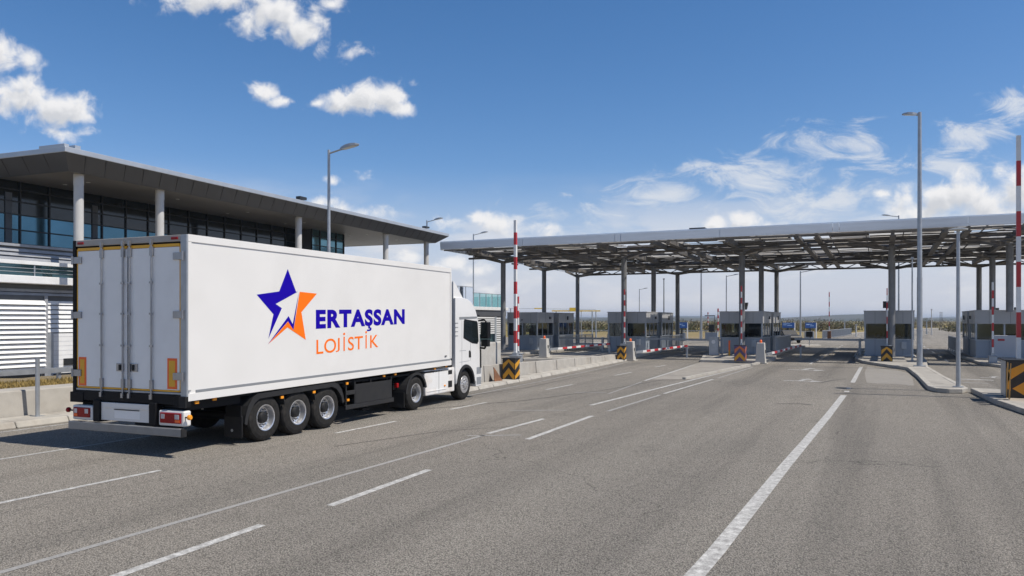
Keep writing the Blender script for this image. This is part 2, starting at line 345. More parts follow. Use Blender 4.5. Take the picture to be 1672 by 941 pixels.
world = bpy.data.worlds.new('World'); scene.world = world; world.use_nodes = True
def build_world():
    nt = world.node_tree; N = nt.nodes; L = nt.links
    bg = N['Background']; bg.inputs[1].default_value = .14
    sky = N.new('ShaderNodeTexSky'); sky.sky_type = 'NISHITA'; sky.sun_disc = False
    sky.sun_elevation = SUN_EL; sky.sun_rotation = math.pi/2 - SUN_AZ
    sky.altitude = 0; sky.air_density = 1.0; sky.dust_density = .2; sky.ozone_density = 3.0
    tc = N.new('ShaderNodeTexCoord')
    def node(t, **k):
        n = N.new(t)
        for a, b in k.items(): setattr(n, a, b)
        return n
    # --- cloud density group: input p (direction as a point on a plane facing the gate), output density
    def m_(nt_, op, a, b=None, c=None, clamp=False):
        n = nt_.nodes.new('ShaderNodeMath'); n.operation = op; n.use_clamp = clamp
        for i, q in enumerate((a, b, c)):
            if q is None: continue
            if isinstance(q, (int, float)): n.inputs[i].default_value = q
            else: nt_.links.new(q, n.inputs[i])
        return n.outputs[0]
    def rng_(nt_, x, a, b, lo, hi, smooth=False):
        n = nt_.nodes.new('ShaderNodeMapRange'); n.inputs[1].default_value = a; n.inputs[2].default_value = b; n.inputs[3].default_value = lo; n.inputs[4].default_value = hi
        if smooth: n.interpolation_type = 'SMOOTHSTEP'
        nt_.links.new(x, n.inputs[0]); return n.outputs[0]
    def noise_(nt_, vec, s, d=6, r=.55, dist=0.):
        n = nt_.nodes.new('ShaderNodeTexNoise'); n.inputs['Scale'].default_value = s; n.inputs['Detail'].default_value = d; n.inputs['Roughness'].default_value = r; n.inputs['Distortion'].default_value = dist
        nt_.links.new(vec, n.inputs['Vector']); return n
    def blobs(nt_, p, lst):
        acc = None
        for (cx, cy, rx, ry, w) in lst:
            a = nt_.nodes.new('ShaderNodeVectorMath'); a.operation = 'SUBTRACT'; nt_.links.new(p, a.inputs[0]); a.inputs[1].default_value = (cx/100, cy/100, 0)
            b = nt_.nodes.new('ShaderNodeVectorMath'); b.operation = 'MULTIPLY'; nt_.links.new(a.outputs[0], b.inputs[0]); b.inputs[1].default_value = (100/rx, 100/ry, 0)
            l = nt_.nodes.new('ShaderNodeVectorMath'); l.operation = 'LENGTH'; nt_.links.new(b.outputs[0], l.inputs[0])
            v = m_(nt_, 'MULTIPLY_ADD', l.outputs['Value'], -w, w)
            acc = v if acc is None else m_(nt_, 'SMOOTH_MAX', acc, v, .18)
        return acc
    CU = [(360,-5,115,30,1),(450,25,75,36,1),(497,48,34,32,.9),(515,28,22,24,.8),(545,8,24,16,.7),(590,84,24,17,.45),(527,84,12,12,.4),
          (0,85,46,32,1),(40,100,34,18,.7),(30,160,85,36,1),(95,180,70,34,1),(120,192,52,16,.8),(105,219,38,12,.55),(35,145,40,25,1),
          (428,150,26,15,.9),(460,166,22,12,.8),
          (560,165,44,22,1),(600,160,50,28,1),(632,158,38,30,1),(650,180,28,14,.8),(520,170,16,8,.6),
          (547,298,16,8,.45),(597,284,14,8,.45),(520,330,40,14,.7),(590,346,50,14,.6),
          (785,355,36,17,.9),(815,362,46,16,.8),(855,374,62,13,.6),(740,362,30,12,.4),
          (668,420,22,14,.9),(742,432,28,15,.9),(782,442,40,13,.7),(720,440,30,10,.5),(770,470,60,12,.4),
          (1165,370,28,15,.95),(1212,362,36,16,.95),(1250,372,36,14,.8),
          (1580,312,44,38,1),(1535,325,40,28,1),(1620,335,60,40,.9),(1660,310,46,46,1),(1480,322,26,22,.8),(1440,316,18,9,.7),(1500,345,60,18,.7)]
    g = bpy.data.node_groups.new('cumulus', 'ShaderNodeTree')
    g.interface.new_socket('p', in_out='INPUT', socket_type='NodeSocketVector')
    g.interface.new_socket('d', in_out='OUTPUT', socket_type='NodeSocketFloat')
    gi = g.nodes.new('NodeGroupInput'); go = g.nodes.new('NodeGroupOutput')
    w = noise_(g, gi.outputs[0], 1.7, 3, .5)
    ws = g.nodes.new('ShaderNodeVectorMath'); ws.operation = 'MULTIPLY_ADD'; g.links.new(w.outputs['Color'], ws.inputs[0]); ws.inputs[1].default_value = (.32,.22,0); ws.inputs[2].default_value = (-.16,-.11,0)
    pw = g.nodes.new('ShaderNodeVectorMath'); pw.operation = 'ADD'; g.links.new(gi.outputs[0], pw.inputs[0]); g.links.new(ws.outputs[0], pw.inputs[1])
    base = blobs(g, pw.outputs[0], CU)
    n1 = noise_(g, gi.outputs[0], 2.6, 10, .60, .35)
    n2 = noise_(g, gi.outputs[0], 1.3, 4, .5)
    d = m_(g, 'ADD', base, rng_(g, n1.outputs['Fac'], .25, .75, -.58, .50))
    d = m_(g, 'ADD', d, rng_(g, n2.outputs['Fac'], .3, .7, -.14, .14))
    g.links.new(d, go.inputs[0])
    # direction -> p in photo pixels / 100
    def dot(v):
        n = node('ShaderNodeVectorMath', operation='DOT_PRODUCT'); L.new(tc.outputs['Generated'], n.inputs[0]); n.inputs[1].default_value = v; return n.outputs['Value']
    fx = dot((cT, sT, 0)); fz = dot((-sT, cT, 0)); fy = dot((0,0,1))
    fzc = m_(nt, 'MAXIMUM', fz, .12)
    px = m_(nt, 'MULTIPLY_ADD', m_(nt, 'DIVIDE', fx, fzc), 12.8, 8.36)
    py = m_(nt, 'MULTIPLY_ADD', m_(nt, 'DIVIDE', fy, fzc), -12.8, 5.23)
    cb = node('ShaderNodeCombineXYZ'); L.new(px, cb.inputs[0]); L.new(py, cb.inputs[1])
    ahead = rng_(nt, fz, .15, .4, 0, 1, True)
    g1 = node('ShaderNodeGroup', node_tree=g); L.new(cb.outputs[0], g1.inputs[0])
    off = node('ShaderNodeVectorMath', operation='ADD'); L.new(cb.outputs[0], off.inputs[0]); off.inputs[1].default_value = (.09,-.16,0)
    g2 = node('ShaderNodeGroup', node_tree=g); L.new(off.outputs[0], g2.inputs[0])
    dens = g1.outputs[0]
    alpha = m_(nt, 'MULTIPLY', rng_(nt, dens, -.18, .70, 0, .97, True), ahead)
    thick = rng_(nt, g2.outputs[0], .05, 1.0, 0, 1, True)      # cloud between here and the sun
    # --- high thin wisps
    mp = node('ShaderNodeMapping'); mp.inputs['Rotation'].default_value = (0,0,R(23)); mp.inputs['Scale'].default_value = (.62,1.45,1); L.new(cb.outputs[0], mp.inputs[0])
    wn = noise_(nt, mp.outputs[0], 1.5, 10, .65, .8)
    wb = blobs(nt, cb.outputs[0], [(1370,235,120,42,.8),(1240,290,160,46,.85),(1090,320,110,28,.75),(1310,330,210,50,.6),(1590,215,70,36,.6),(1650,165,60,40,.8),(1540,270,110,34,.55),(930,345,120,26,.35),(1420,360,240,30,.5)])
    wisp = m_(nt, 'ADD', wb, rng_(nt, wn.outputs['Fac'], .28, .72, -.75, .55))
    wa = m_(nt, 'MULTIPLY', rng_(nt, wisp, -.05, .75, 0, .80, True), ahead)
    # --- low broken bank near the horizon, all round
    el = node('ShaderNodeMapping'); el.inputs['Scale'].default_value = (1, 1, 3.2); L.new(tc.outputs['Generated'], el.inputs[0])
    hn = noise_(nt, el.outputs[0], 7.5, 8, .55, .3)
    band = m_(nt, 'MULTIPLY', rng_(nt, fy, .005, .05, .55, 1, True), rng_(nt, fy, .06, .19, 1, 0, True))
    ha = m_(nt, 'MULTIPLY', rng_(nt, hn.outputs['Fac'], .42, .64, 0, .85, True), band)
    # whole-sky scattered clouds behind the camera (seen in reflections)
    bn = noise_(nt, tc.outputs['Generated'], 3.1, 7, .55, .2)
    ba = m_(nt, 'MULTIPLY', rng_(nt, bn.outputs['Fac'], .58, .72, 0, .7, True), m_(nt, 'SUBTRACT', 1., ahead))
    def mixc(f, a, b):
        n = node('ShaderNodeMix', data_type='RGBA'); L.new(f, n.inputs['Factor'])
        for k, q in (('A', a), ('B', b)):
            if isinstance(q, tuple): n.inputs[k].default_value = (*q, 1)
            else: L.new(q, n.inputs[k])
        return n.outputs['Result']
    CW = 6.3
    sp_ = node('ShaderNodeSeparateColor'); L.new(sky.outputs[0], sp_.inputs[0]); cm_ = node('ShaderNodeCombineColor')
    for i, (gam, k) in enumerate(((1.5,.91),(1.13,.73),(1.05,.85))):
        q = m_(nt, 'POWER', m_(nt, 'MULTIPLY', sp_.outputs[i], .14), gam)
        L.new(m_(nt, 'MULTIPLY', q, k/.14), cm_.inputs[i])
    c = cm_.outputs[0]
    c = mixc(rng_(nt, fy, -.005, .20, .95, 0, True), c, (.645/.14,.68/.14,.77/.14))
    dz_ = node('ShaderNodeVectorMath', operation='SCALE'); L.new(c, dz_.inputs[0]); L.new(rng_(nt, fy, .42, .8, 1, .5, True), dz_.inputs['Scale']); c = dz_.outputs[0]  # added dimming of the unseen upper sky, to deepen the shadows
    c = mixc(ba, c, (CW*.85,CW*.86,CW*.88))
    c = mixc(ha, c, (CW*.90,CW*.90,CW*.93))
    c = mixc(wa, c, (CW*.86,CW*.89,CW*.94))
    cc = mixc(thick, (CW*1.04,CW*1.03,CW*1.03), (CW*.74,CW*.755,CW*.79))
    c = mixc(alpha, c, cc)
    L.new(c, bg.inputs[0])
build_world()

# ------------------------------------------------------------------ ground
def sheet(name, pts, z, m, kind='structure', label=None):
    o = MB().poly([(x, y, z) for x, y in pts]).build(name, m); tag(o, label, kind=kind); return o
sheet('ground', [(-6000,-600),(6000,-600),(6000,7000),(-6000,7000)], -.02, M['field'])
AZ = 0.0
plaza = MB()
plaza.poly([(-62,-25,AZ),(40,-25,AZ),(40,60,AZ),(14,78,AZ),(11.5,112,AZ),(-7,112,AZ),(-9,104,AZ),(-62,104,AZ)])
plaza.build('road_surface', M['asphalt'])['kind'] = 'structure'
ex = MB()
cl = [(2.3,112),(2.6,135),(4.0,160),(8.5,200),(18,250),(34,310),(60,390),(110,500)]
for (a, b) in zip(cl, cl[1:]):
    i = cl.index(a); wa, wb_ = 9.2-.25*i, 9.2-.25*(i+1)
    ex.poly([(a[0]-wa,a[1],AZ),(a[0]+wa,a[1],AZ),(b[0]+wb_,b[1],AZ),(b[0]-wb_,b[1],AZ)])
ex.build('exit_road', M['asphalt'])['kind'] = 'structure'
ek = MB()
for s in (-1, 1):
    for (a, b) in zip(cl, cl[1:]):
        i = cl.index(a); wa, wb_ = 9.2-.25*i, 9.2-.25*(i+1)
        ek.bar((a[0]+s*(wa+.15),a[1],.04),(b[0]+s*(wb_+.15),b[1],.04), .3, .16)
ek.build('exit_road_kerb', M['kerb'])['kind'] = 'structure'
sheet('gravel_track', [(11.7,96),(13.0,112),(13.4,150),(30,185),(120,240),(121,246),(28,191),(11.7,152),(11.7,112)], .008, M['apron'])

# painted markings: each band is a strip of its own
def strip(pts, w, m='paint', z=.004):
    b = MB()
    for (x0,y0),(x1,y1) in zip(pts, pts[1:]):
        d = Vector((x1-x0,y1-y0,0)).normalized(); n = Vector((-d.y,d.x,0))*w/2
        b.poly([(x0-n.x,y0-n.y,z),(x0+n.x,y0+n.y,z),(x1+n.x,y1+n.y,z),(x1-n.x,y1-n.y,z)])
    o = b.build('lane_marking', M[m]); o['kind'] = 'structure'; return o
strip([(-1.80,4.0),(-1.62,8.6),(-1.5,14.1),(-1.28,22),(-1.15,28.3)], .19)
strip([(-1.12,29.6),(-1.11,30.1)], .16); strip([(-1.1,31.0),(-1.1,31.6)], .16)
strip([(-1.06,34.2),(-1.0,45.8)], .17)
for a, b in ((4.3,7.35),(8.5,11.25),(15.0,19.4)): strip([(-6.72,a),(-6.84,b)], .13)
strip([(-6.8,20.6),(-6.7,25.8)], .11, 'paint_worn'); strip([(-6.7,26.3),(-6.45,33.6)], .12); strip([(-6.4,34.5),(-6.2,43)], .1, 'paint_worn')
strip([(-7.9,4.0),(-7.82,15.2)], .1, 'paint_worn'); strip([(-7.85,15.4),(-7.75,18.3)], .13)
strip([(-7.73,21.8),(-7.32,30.3),(-6.7,40.5),(-6.45,44.1)], .13)
strip([(-8.85,31.6),(-9.25,39.5),(-9.7,46.9)], .13); strip([(-8.4,25.5),(-8.8,31.0)], .08, 'paint_worn')
for a, b in ((5.4,9.3),(14.0,16.3),(19.1,21.2),(26,28.5),(34,36.5),(41,43)): strip([(-10.92,a),(-10.86,b)], .11)
strip([(-14.33,6.5),(-14.28,13.6)], .1); strip([(-14.3,16),(-14.3,17.8)], .1)
strip([(-12.35,22.2),(-12.6,29.4),(-13.2,40),(-13.9,46.5)], .09, 'paint_worn')
strip([(-9.6,25.4),(-8.6,25.9)], .12, 'paint_worn'); strip([(-9.3,19.6),(-7.9,20.3)], .1, 'paint_worn'); strip([(-8.1,14.9),(-7.1,15.5)], .1, 'paint_worn')
for k in range(9): strip([(-3.7+.02*k,47.5+4.4*k),(-3.7+.02*k,49.6+4.4*k)], .12)
for k in range(7): strip([(3.6,54+7*k),(3.65,57+7*k)], .12)
for k in range(6): strip([(-13.2,49+5*k),(-13.1,51.3+5*k)], .12)
for k in range(10): strip([(2.4+.4*k*k*.05,114+7*k),(2.4+.4*(k+.5)**2*.05,117+7*k)], .13)
# worn arrows on the lane in front of the gate
def arrow(x, y, sc, z=.004):
    b = MB()
    for pts in ([(-.9,-.5),(.5,-.5),(.5,-.32),(-.9,-.32)], [(.5,-.75),(1.1,-.4),(.5,-.06)], [(-.2,-.32),(.05,-.32),(.25,.35),(.02,.4)], [(-.25,.32),(.55,.32),(.2,.75)]):
        b.poly([(x+p[0]*sc, y+p[1]*sc*1.7, z) for p in pts])
    o = b.build('lane_arrow_marking', M['paint_mid']); o['kind'] = 'structure'
arrow(-3.0,34.7,.75); arrow(-3.5,42.4,.9); arrow(4.4,40.0,.6); strip([(3.0,38.2),(4.2,38.0)], .3); strip([(2.9,36.2),(3.8,36.0)], .22, 'paint_worn')
# tar seams
def seam(pts, w=.035):
    o = strip(pts, w, 'seam', .005); o.name = 'road_seam'; return o
M['seam'] = mat('seam', (.05,.047,.044), .7, var=.3, scale=4)
seam([(-11.8,18.5),(-10.1,22.1),(-9.0,26.5),(-8.2,33)]); seam([(-12.6,20.5),(-11.9,26.5),(-12.1,34)]); seam([(-9.8,12.5),(-9.0,15.2),(-7.6,17.0)], .02)
seam([(-2.9,24.5),(-2.2,24.85),(-1.85,24.6)], .07); seam([(-2.2,33.5),(-1.9,34.9),(-1.4,36.2)], .06); seam([(-1.2,33.4),(.2,32.9),(1.2,33.0)], .03)
# pale repaired patches
M['patch'] = mat('patch', (.27,.25,.222), .9, var=.12, scale=3, bump=.4, bscale=60, dirt=(.24,.222,.196), dscale=.5, damt=.9)
sheet('road_patch', [(-.55,34.3),(-.1,34.0),(.5,34.1),(1.1,33.5),(1.2,38),(1.15,41.2),(.8,43.0),(.1,44.2),(-.7,46.2),(-.75,41)], .0035, M['patch'])
sheet('paved_nose', [(-8.75,32.2),(-7.2,33.2),(-6.35,45.9),(-6.3,46.7),(-9.75,46.7),(-9.2,39.6)], .0075, M['apron'])
nk = MB(); nk.bar((-7.55,33.0,.03),(-6.35,46.5,.05),.14,.12); nk.build('nose_kerb', M['kerb'])['kind'] = 'structure'

# raised islands
M['pavement'] = mat('pavement', (.37,.345,.305), .88, var=.14, scale=2, bump=.35, bscale=45, dirt=(.24,.215,.18), dscale=.7, damt=.7)
def island(name, pts, h=.15, m='pavement'):
    n = len(pts)
    top = MB().prism([(x,y,0) for x,y in pts], (0,0,h), 0).build(name, M[m], bevel=.025)
    top['kind'] = 'structure'
    # kerb stones round the edge
    kb_ = MB(); area = sum(pts[i][0]*pts[(i+1) % n][1]-pts[(i+1) % n][0]*pts[i][1] for i in range(n))
    sg_ = 1 if area > 0 else -1
    for i in range(n):
        a = Vector((*pts[i],0)); b = Vector((*pts[(i+1) % n],0)); d = b-a; Ln = d.length
        if Ln < .05: continue
        d /= Ln; nrm = Vector((d.y,-d.x,0))*sg_; k = max(1, round(Ln/.95))
        for j in range(k):
            p = a+d*(Ln*j/k+.004); q = a+d*(Ln*(j+1)/k-.004); pr = .010+random.uniform(0,.012); hz_ = h+random.uniform(.004,.014)
            o0 = p+nrm*pr; o1 = q+nrm*pr; i0 = p-nrm*.17; i1 = q-nrm*.17
            kb_.hexa([(o0.x,o0.y,0),(o1.x,o1.y,0),(i1.x,i1.y,0),(i0.x,i0.y,0),(o0.x,o0.y,hz_),(o1.x,o1.y,hz_),(i1.x,i1.y,hz_),(i0.x,i0.y,hz_)])
    kb_.build('island_kerb', M['kerb'], bevel=.022)['kind'] = 'structure'
    return top
island('booth_island_pavement', [(-28.6,50),(-23.4,50),(-22.9,80),(-30.0,80)])
island('booth_island_pavement', [(-20.0,43.8),(-14.3,46.6),(-15.0,55),(-15.1,70),(-20.2,70),(-20.4,50)])
island('booth_island_pavement', [(-9.75,46.75),(-6.3,46.75),(-5.9,50),(-6.6,57),(-6.9,72),(-11.0,72),(-11.0,54)])
island('booth_island_pavement', [(-.95,49.4),(.2,46.2),(1.15,43.8),(1.38,38),(1.5,31.6),(1.72,30.75),(2.05,30.5),(2.45,30.65),(2.68,31.3),(2.35,38),(2.1,45),(2.35,52),(2.5,68),(-1.6,68),(-1.5,53)])
island('booth_island_pavement', [(5.0,50.2),(5.6,48.2),(7.2,46.2),(14.0,45.0),(14.0,72),(4.8,72),(4.6,62)])
island('verge_pavement', [(2.78,31.3),(3.02,27.2),(3.45,24.3),(4.0,20.5),(4.9,15),(7.5,15),(6.2,22),(4.9,28.5),(3.5,31.2)])
sheet('island_joint', [(1.62,33.2),(2.05,33.0),(2.08,33.06),(1.65,33.27)], .1535, M['seam'])

# left kerb, left pavement edge, retaining wall
kb = MB()
for k in range(26):
    y0 = -8+1.3*k
    kb.hexa([(-18.95,y0,0),(-18.05,y0,0),(-18.05,y0+1.285,0),(-18.95,y0+1.285,0),(-18.95,y0,.17),(-18.13,y0,.15),(-18.13,y0+1.285,.15),(-18.95,y0+1.285,.17)])
kb.build('kerb', M['kerb'], bevel=.03)['kind'] = 'structure'
strip([(-17.75,-5),(-17.75,24)], .09)
rw = MB()
for k in range(9):
    y0 = -8+3.75*k
    rw.hexa([(-19.75,y0,0),(-19.0,y0,0),(-19.0,y0+3.735,0),(-19.75,y0+3.735,0),(-19.75,y0,.80),(-19.1,y0,.78),(-19.1,y0+3.735,.78),(-19.75,y0+3.735,.80)])
tag(rw.build('retaining_wall', M['concrete'], bevel=.03), 'pale concrete retaining wall behind the kerb below the dry grass bank', 'wall')
bank = MB()
nx, ny = 10, 26
bp = [[(-19.7-1.15*i, -8+1.3*j, .74 - .05*i + random.uniform(-.05,.05)) for i in range(nx)] for j in range(ny)]
for j in range(ny-1):
    for i in range(nx-1): bank.poly([bp[j][i], bp[j+1][i], bp[j+1][i+1], bp[j][i+1]])
bank.build('bank_ground', M['soil'])['kind'] = 'structure'
gr = MB()
for _ in range(14000):
    x = -19.7-random.random()**1.4*4.6; y = random.uniform(8.5, 19.5)
    z = .72-.05*((-19.7-x)/1.15); h = random.uniform(.04,.17); a = random.uniform(0,6.28); w = random.uniform(.012,.03)
    lx, ly = random.uniform(-.09,.09), random.uniform(-.09,.09)
    gr.poly([(x-w*math.cos(a),y-w*math.sin(a),z),(x+w*math.cos(a),y+w*math.sin(a),z),(x+lx,y+ly,z+h)])
tag(gr.build('dry_grass', M['dry_grass']), 'short dry yellow grass growing on the bank behind the concrete wall', 'grass', kind='stuff')

# low wall and kerb on the far side of the truck lane
lw = MB()
n = 8
for k in range(n):
    t0, t1 = k/n, (k+1)/n-.003
    def pt(t): return (-13.75-.85*t, 24.2+22.0*t, .80-.42*t)
    a, b = pt(t0), pt(t1)
    lw.hexa([(a[0]-.28,a[1],0),(a[0],a[1],0),(b[0],b[1],0),(b[0]-.28,b[1],0),(a[0]-.25,a[1],a[2]),(a[0]-.05,a[1],a[2]),(b[0]-.05,b[1],b[2]),(b[0]-.25,b[1],b[2])])
tag(lw.build('low_wall', M['concrete'], bevel=.02), 'low concrete wall getting lower towards the second booth', 'wall')
lk = MB(); n = 18
for k in range(n):
    t0, t1 = k/n, (k+1)/n-.002
    def pk(t): return (-12.95-1.2*t, 23.6+23.4*t)
    a, b = pk(t0), pk(t1)
    lk.hexa([(a[0]-.78,a[1],0),(a[0],a[1],0),(b[0],b[1],0),(b[0]-.42,b[1],0),(a[0]-.78,a[1],.13),(a[0]-.06,a[1],.12),(b[0]-.06,b[1],.12),(b[0]-.42,b[1],.13)])
lk.build('wall_kerb', M['kerb'], bevel=.025)['kind'] = 'structure'
bl = MB().box(-17.1,-15.5,25.6,28.6,0,1.52).box(-17.1,-15.5,28.64,31.7,0,1.52)
tag(bl.build('concrete_block', M['concrete_pale'], bevel=.04), 'big pale concrete block standing behind the low wall ahead of the cab', 'concrete block')
tr = MB(); tr.prism([(-13.55,27.15,.125),(-13.50,27.75,.125),(-13.72,27.42,.66)], (-.03,.01,0)).prism([(-13.50,27.75,.125),(-13.68,27.95,.125),(-13.73,27.43,.64)], (-.03,-.02,0))
tag(tr.build('metal_wedge', M['rust']), 'rusty triangular metal plate leaning against the low concrete wall', 'metal plate')

# ------------------------------------------------------------------ truck
THT = math.atan(555/1280)
cx, cz = -5.9, 14.22
HW = 1.49
CW_ = Vector((cx*cT-cz*sT, cx*sT+cz*cT, 0))
ya = TH-THT
TX = Vector((math.cos(ya), math.sin(ya), 0))
truck = thing('articulated_truck', 'white articulated truck with a box trailer driving towards the booths', 'truck', CW_-TX*HW, ya)
st_, ct_ = math.sin(THT), math.cos(THT)
def side(px, py):
    """photo pixel -> (y, z) on the trailer's right side"""
    r = (px-836)/F; Lq = (-cx + r*cz)/(st_-r*ct_); Z = cz+ct_*Lq
    return (Lq, CAMH-(py-HY)*Z/F)
TL = 10.24
zb = lambda y: 1.03+.13*y/TL
box_ = MB().hexa([(-HW+.02,.07,zb(0)),(HW-.012,.07,zb(0)),(HW-.012,TL,zb(TL)),(-HW+.02,TL,zb(TL)),(-HW+.02,.07,4.05),(HW-.012,.07,4.05),(HW-.012,TL,4.05),(-HW+.02,TL,4.05)])
tb = box_.build('trailer_box', M['truck_white'], truck, bevel=.012)
def sidebar(y0, y1, f0, f1, m, name, pr=.0, th=.02, s=1):
    """thin rail along a side; f0,f1 heights above the floor line, or absolute when > 2"""
    za = lambda y, f: f if f > 2 else zb(y)+f
    xo = s*(HW+pr); xi = s*(HW+pr-th)
    b = MB().hexa([(xi,y0,za(y0,f0)),(xo,y0,za(y0,f0)),(xo,y1,za(y1,f0)),(xi,y1,za(y1,f0)),(xi,y0,za(y0,f1)),(xo,y0,za(y0,f1)),(xo,y1,za(y1,f1)),(xi,y1,za(y1,f1))])
    return b.build(name, m, tb, bevel=.004)
for s in (1, -1):
    sidebar(.03, TL, 3.93, 4.065, M['truck_white'], 'top_rail', .006, .02, s)
    sidebar(.03, TL, -.01, .13, M['truck_white'], 'bottom_rail', .008, .022, s)
    sidebar(.22, TL-.04, .132, .185, M['grey_stripe'], 'side_trim', .004, .018, s)
    sidebar(TL-.07, TL+.01, .19, 3.925, M['truck_white'], 'corner_post', .006, .02, s)
    MB().box(s*HW-.02, s*HW+.006, .03, .11, zb(0)+.19, 3.925).build('rear_corner_trim', M['truck_white'], tb, bevel=.004)
MB().box(HW+.004,HW+.012, TL-.42,TL-.3, 1.42,1.45).build('badge_plate', M['dark_panel'], tb)

# emblem and lettering on the right side (real flat film on the panel)
SX = HW-.012+.003
def zoomed(p): return (400+p[0]/5.227, 420+p[1]/5.227)
def film(polys, name, m, x=SX):
    b = MB()
    for pl in polys: b.poly([(x, *side(*zoomed(p))) for p in pl])
    bm_o = b.build(name, m, tb)
    return bm_o
blue1 = [(103,320),(295,293),(368,102),(440,297),(455,295),(265,400),(318,436),(203,697),(246,488)]
blue2 = [(463,300),(411,572),(375,503),(197,747),(370,548),(417,622)]
org = [(470,296),(617,312),(485,470),(522,706),(365,600),(201,744),(371,550),(418,624)]
def film_tri(pl, name, m):
    from mathutils.geometry import tessellate_polygon
    pts = [Vector((0, *side(*zoomed(p)))) for p in pl]
    tris = tessellate_polygon([[Vector((p.y, p.z, 0)) for p in pts]])
    b = MB(); b._add([(SX, p.y, p.z) for p in pts], [tuple(t) for t in tris])
    o = b.build(name, m, tb)
    me = o.data
    for p in me.polygons:
        pass
    me.flip_normals() if me.polygons[0].normal.x < 0 else None
    return o
film_tri(blue1, 'star_emblem', M['logo_blue']); film_tri(blue2, 'star_emblem', M['logo_blue']); film_tri(org, 'star_emblem', M['logo_orange'])
def lettering(text, quad, m, offset, name, capy):
    """text mapped into a quad given as zoomed photo corners: left-top, left-bottom, right-top, right-bottom of the capitals"""
    c = bpy.data.curves.new('text', 'FONT'); c.body = text; c.offset = offset; c.resolution_u = 6; c.space_character = 1.0 + offset*2.6
    o = bpy.data.objects.new('text', c); COL.objects.link(o)
    me = bpy.data.meshes.new_from_object(o.evaluated_get(bpy.context.evaluated_depsgraph_get()))
    bpy.data.objects.remove(o)
    if 'J' in text:      # a capital J that stands on the base line
        grp = list(range(len(me.vertices)))
        def root(i):
            while grp[i] != i: i = grp[i]
            return i
        for p in me.polygons:
            r0 = root(p.vertices[0])
            for q in p.vertices: grp[root(q)] = r0
        lowest = min(me.vertices, key=lambda v: v.co.y); rj = root(lowest.index); ly = lowest.co.y
        for v in me.vertices:
            if root(v.index) == rj and v.co.y < .3: v.co.y = .3 - (.3-v.co.y)*(.31/(.3-ly))
        box_ext = {}
        for v in me.vertices:
            e = box_ext.setdefault(root(v.index), [9,-9,-9]); e[0] = min(e[0], v.co.x); e[1] = max(e[1], v.co.x); e[2] = max(e[2], v.co.y)
        caps = sorted((e[0], k) for k, e in box_ext.items() if e[2] < .78)
        for k in (caps[3][1], caps[6][1]):      # plain upright strokes without serifs
            mid = (box_ext[k][0]+box_ext[k][1])/2
            for v in me.vertices:
                if root(v.index) == k: v.co.x = min(mid+.043, max(mid-.043, v.co.x))
    hook = []
    xs = [v.co.x for v in me.vertices]; x0, x1 = min(xs), max(xs)
    if text == 'ERTASSAN':      # the mark below the first S
        grp = list(range(len(me.vertices)))
        def root2(i):
            while grp[i] != i: i = grp[i]
            return i
        for p in me.polygons:
            r0 = root2(p.vertices[0])
            for q in p.vertices: grp[root2(q)] = r0
        ext = {}
        for v in me.vertices:
            e = ext.setdefault(root2(v.index), [9,-9]); e[0] = min(e[0], v.co.x); e[1] = max(e[1], v.co.x)
        let = sorted(ext.values()); sc_x = sum(let[4])/2
        hook = [(sc_x+a, b) for a, b in ((-.045,-.06),(.075,-.06),(.07,-.115),(.14,-.135),(.165,-.195),(.135,-.26),(.06,-.29),(-.11,-.29),(-.11,-.215),(.03,-.215),(.06,-.195),(.03,-.175),(-.04,-.165))]
    lo, hi = -offset, capy+offset
    lt, lb, rt, rb = [side(*zoomed(p)) for p in quad]
    for v in me.vertices:
        u = (v.co.x-x0)/(x1-x0); t = (v.co.y-lo)/(hi-lo)
        y = lb[0]+(rb[0]-lb[0])*u
        zz0 = lb[1]+(rb[1]-lb[1])*u; zz1 = lt[1]+(rt[1]-lt[1])*u
        v.co = (SX, y, zz0+(zz1-zz0)*t)
    if hook:
        b = MB(); pts = []
        for hx, hy in hook:
            u = (hx-x0)/(x1-x0); t = (hy-lo)/(hi-lo); y = lb[0]+(rb[0]-lb[0])*u
            zz0 = lb[1]+(rb[1]-lb[1])*u; zz1 = lt[1]+(rt[1]-lt[1])*u; pts.append((SX, y, zz0+(zz1-zz0)*t))
        from mathutils.geometry import tessellate_polygon
        b._add(pts, [tuple(t) for t in tessellate_polygon([[Vector((p[1],p[2],0)) for p in pts]])])
        b.build('lettering', m, tb)
    import bmesh
    bm = bmesh.new(); bm.from_mesh(me); bm.normal_update()
    bmesh.ops.remove_doubles(bm, verts=bm.verts[:], dist=1e-4)
    bmesh.ops.delete(bm, geom=[f for f in bm.faces if f.calc_area() < 1e-7], context='FACES_ONLY')
    bm.normal_update()
    bmesh.ops.reverse_faces(bm, faces=[f for f in bm.faces if f.normal.x < 0])
    for f in bm.faces: f.smooth = False
    for e in bm.edges: e.smooth = True
    bm.to_mesh(me); bm.free()
    if 'custom_normal' in me.attributes: me.attributes.remove(me.attributes['custom_normal'])
    me.polygons.foreach_set('use_smooth', [False]*len(me.polygons)); me.update()
    me.materials.clear(); me.materials.append(m)
    q = bpy.data.objects.new(name, me); COL.objects.link(q); q.parent = tb
    return q
lettering('ERTASSAN', [(608,440),(608,613),(1366,437),(1366,570)], M['logo_blue'], .048, 'lettering', .729)
lettering('LOJİSTİK', [(613,699),(613,829),(1140,655),(1140,768)], M['logo_orange'], .006, 'lettering', .729)

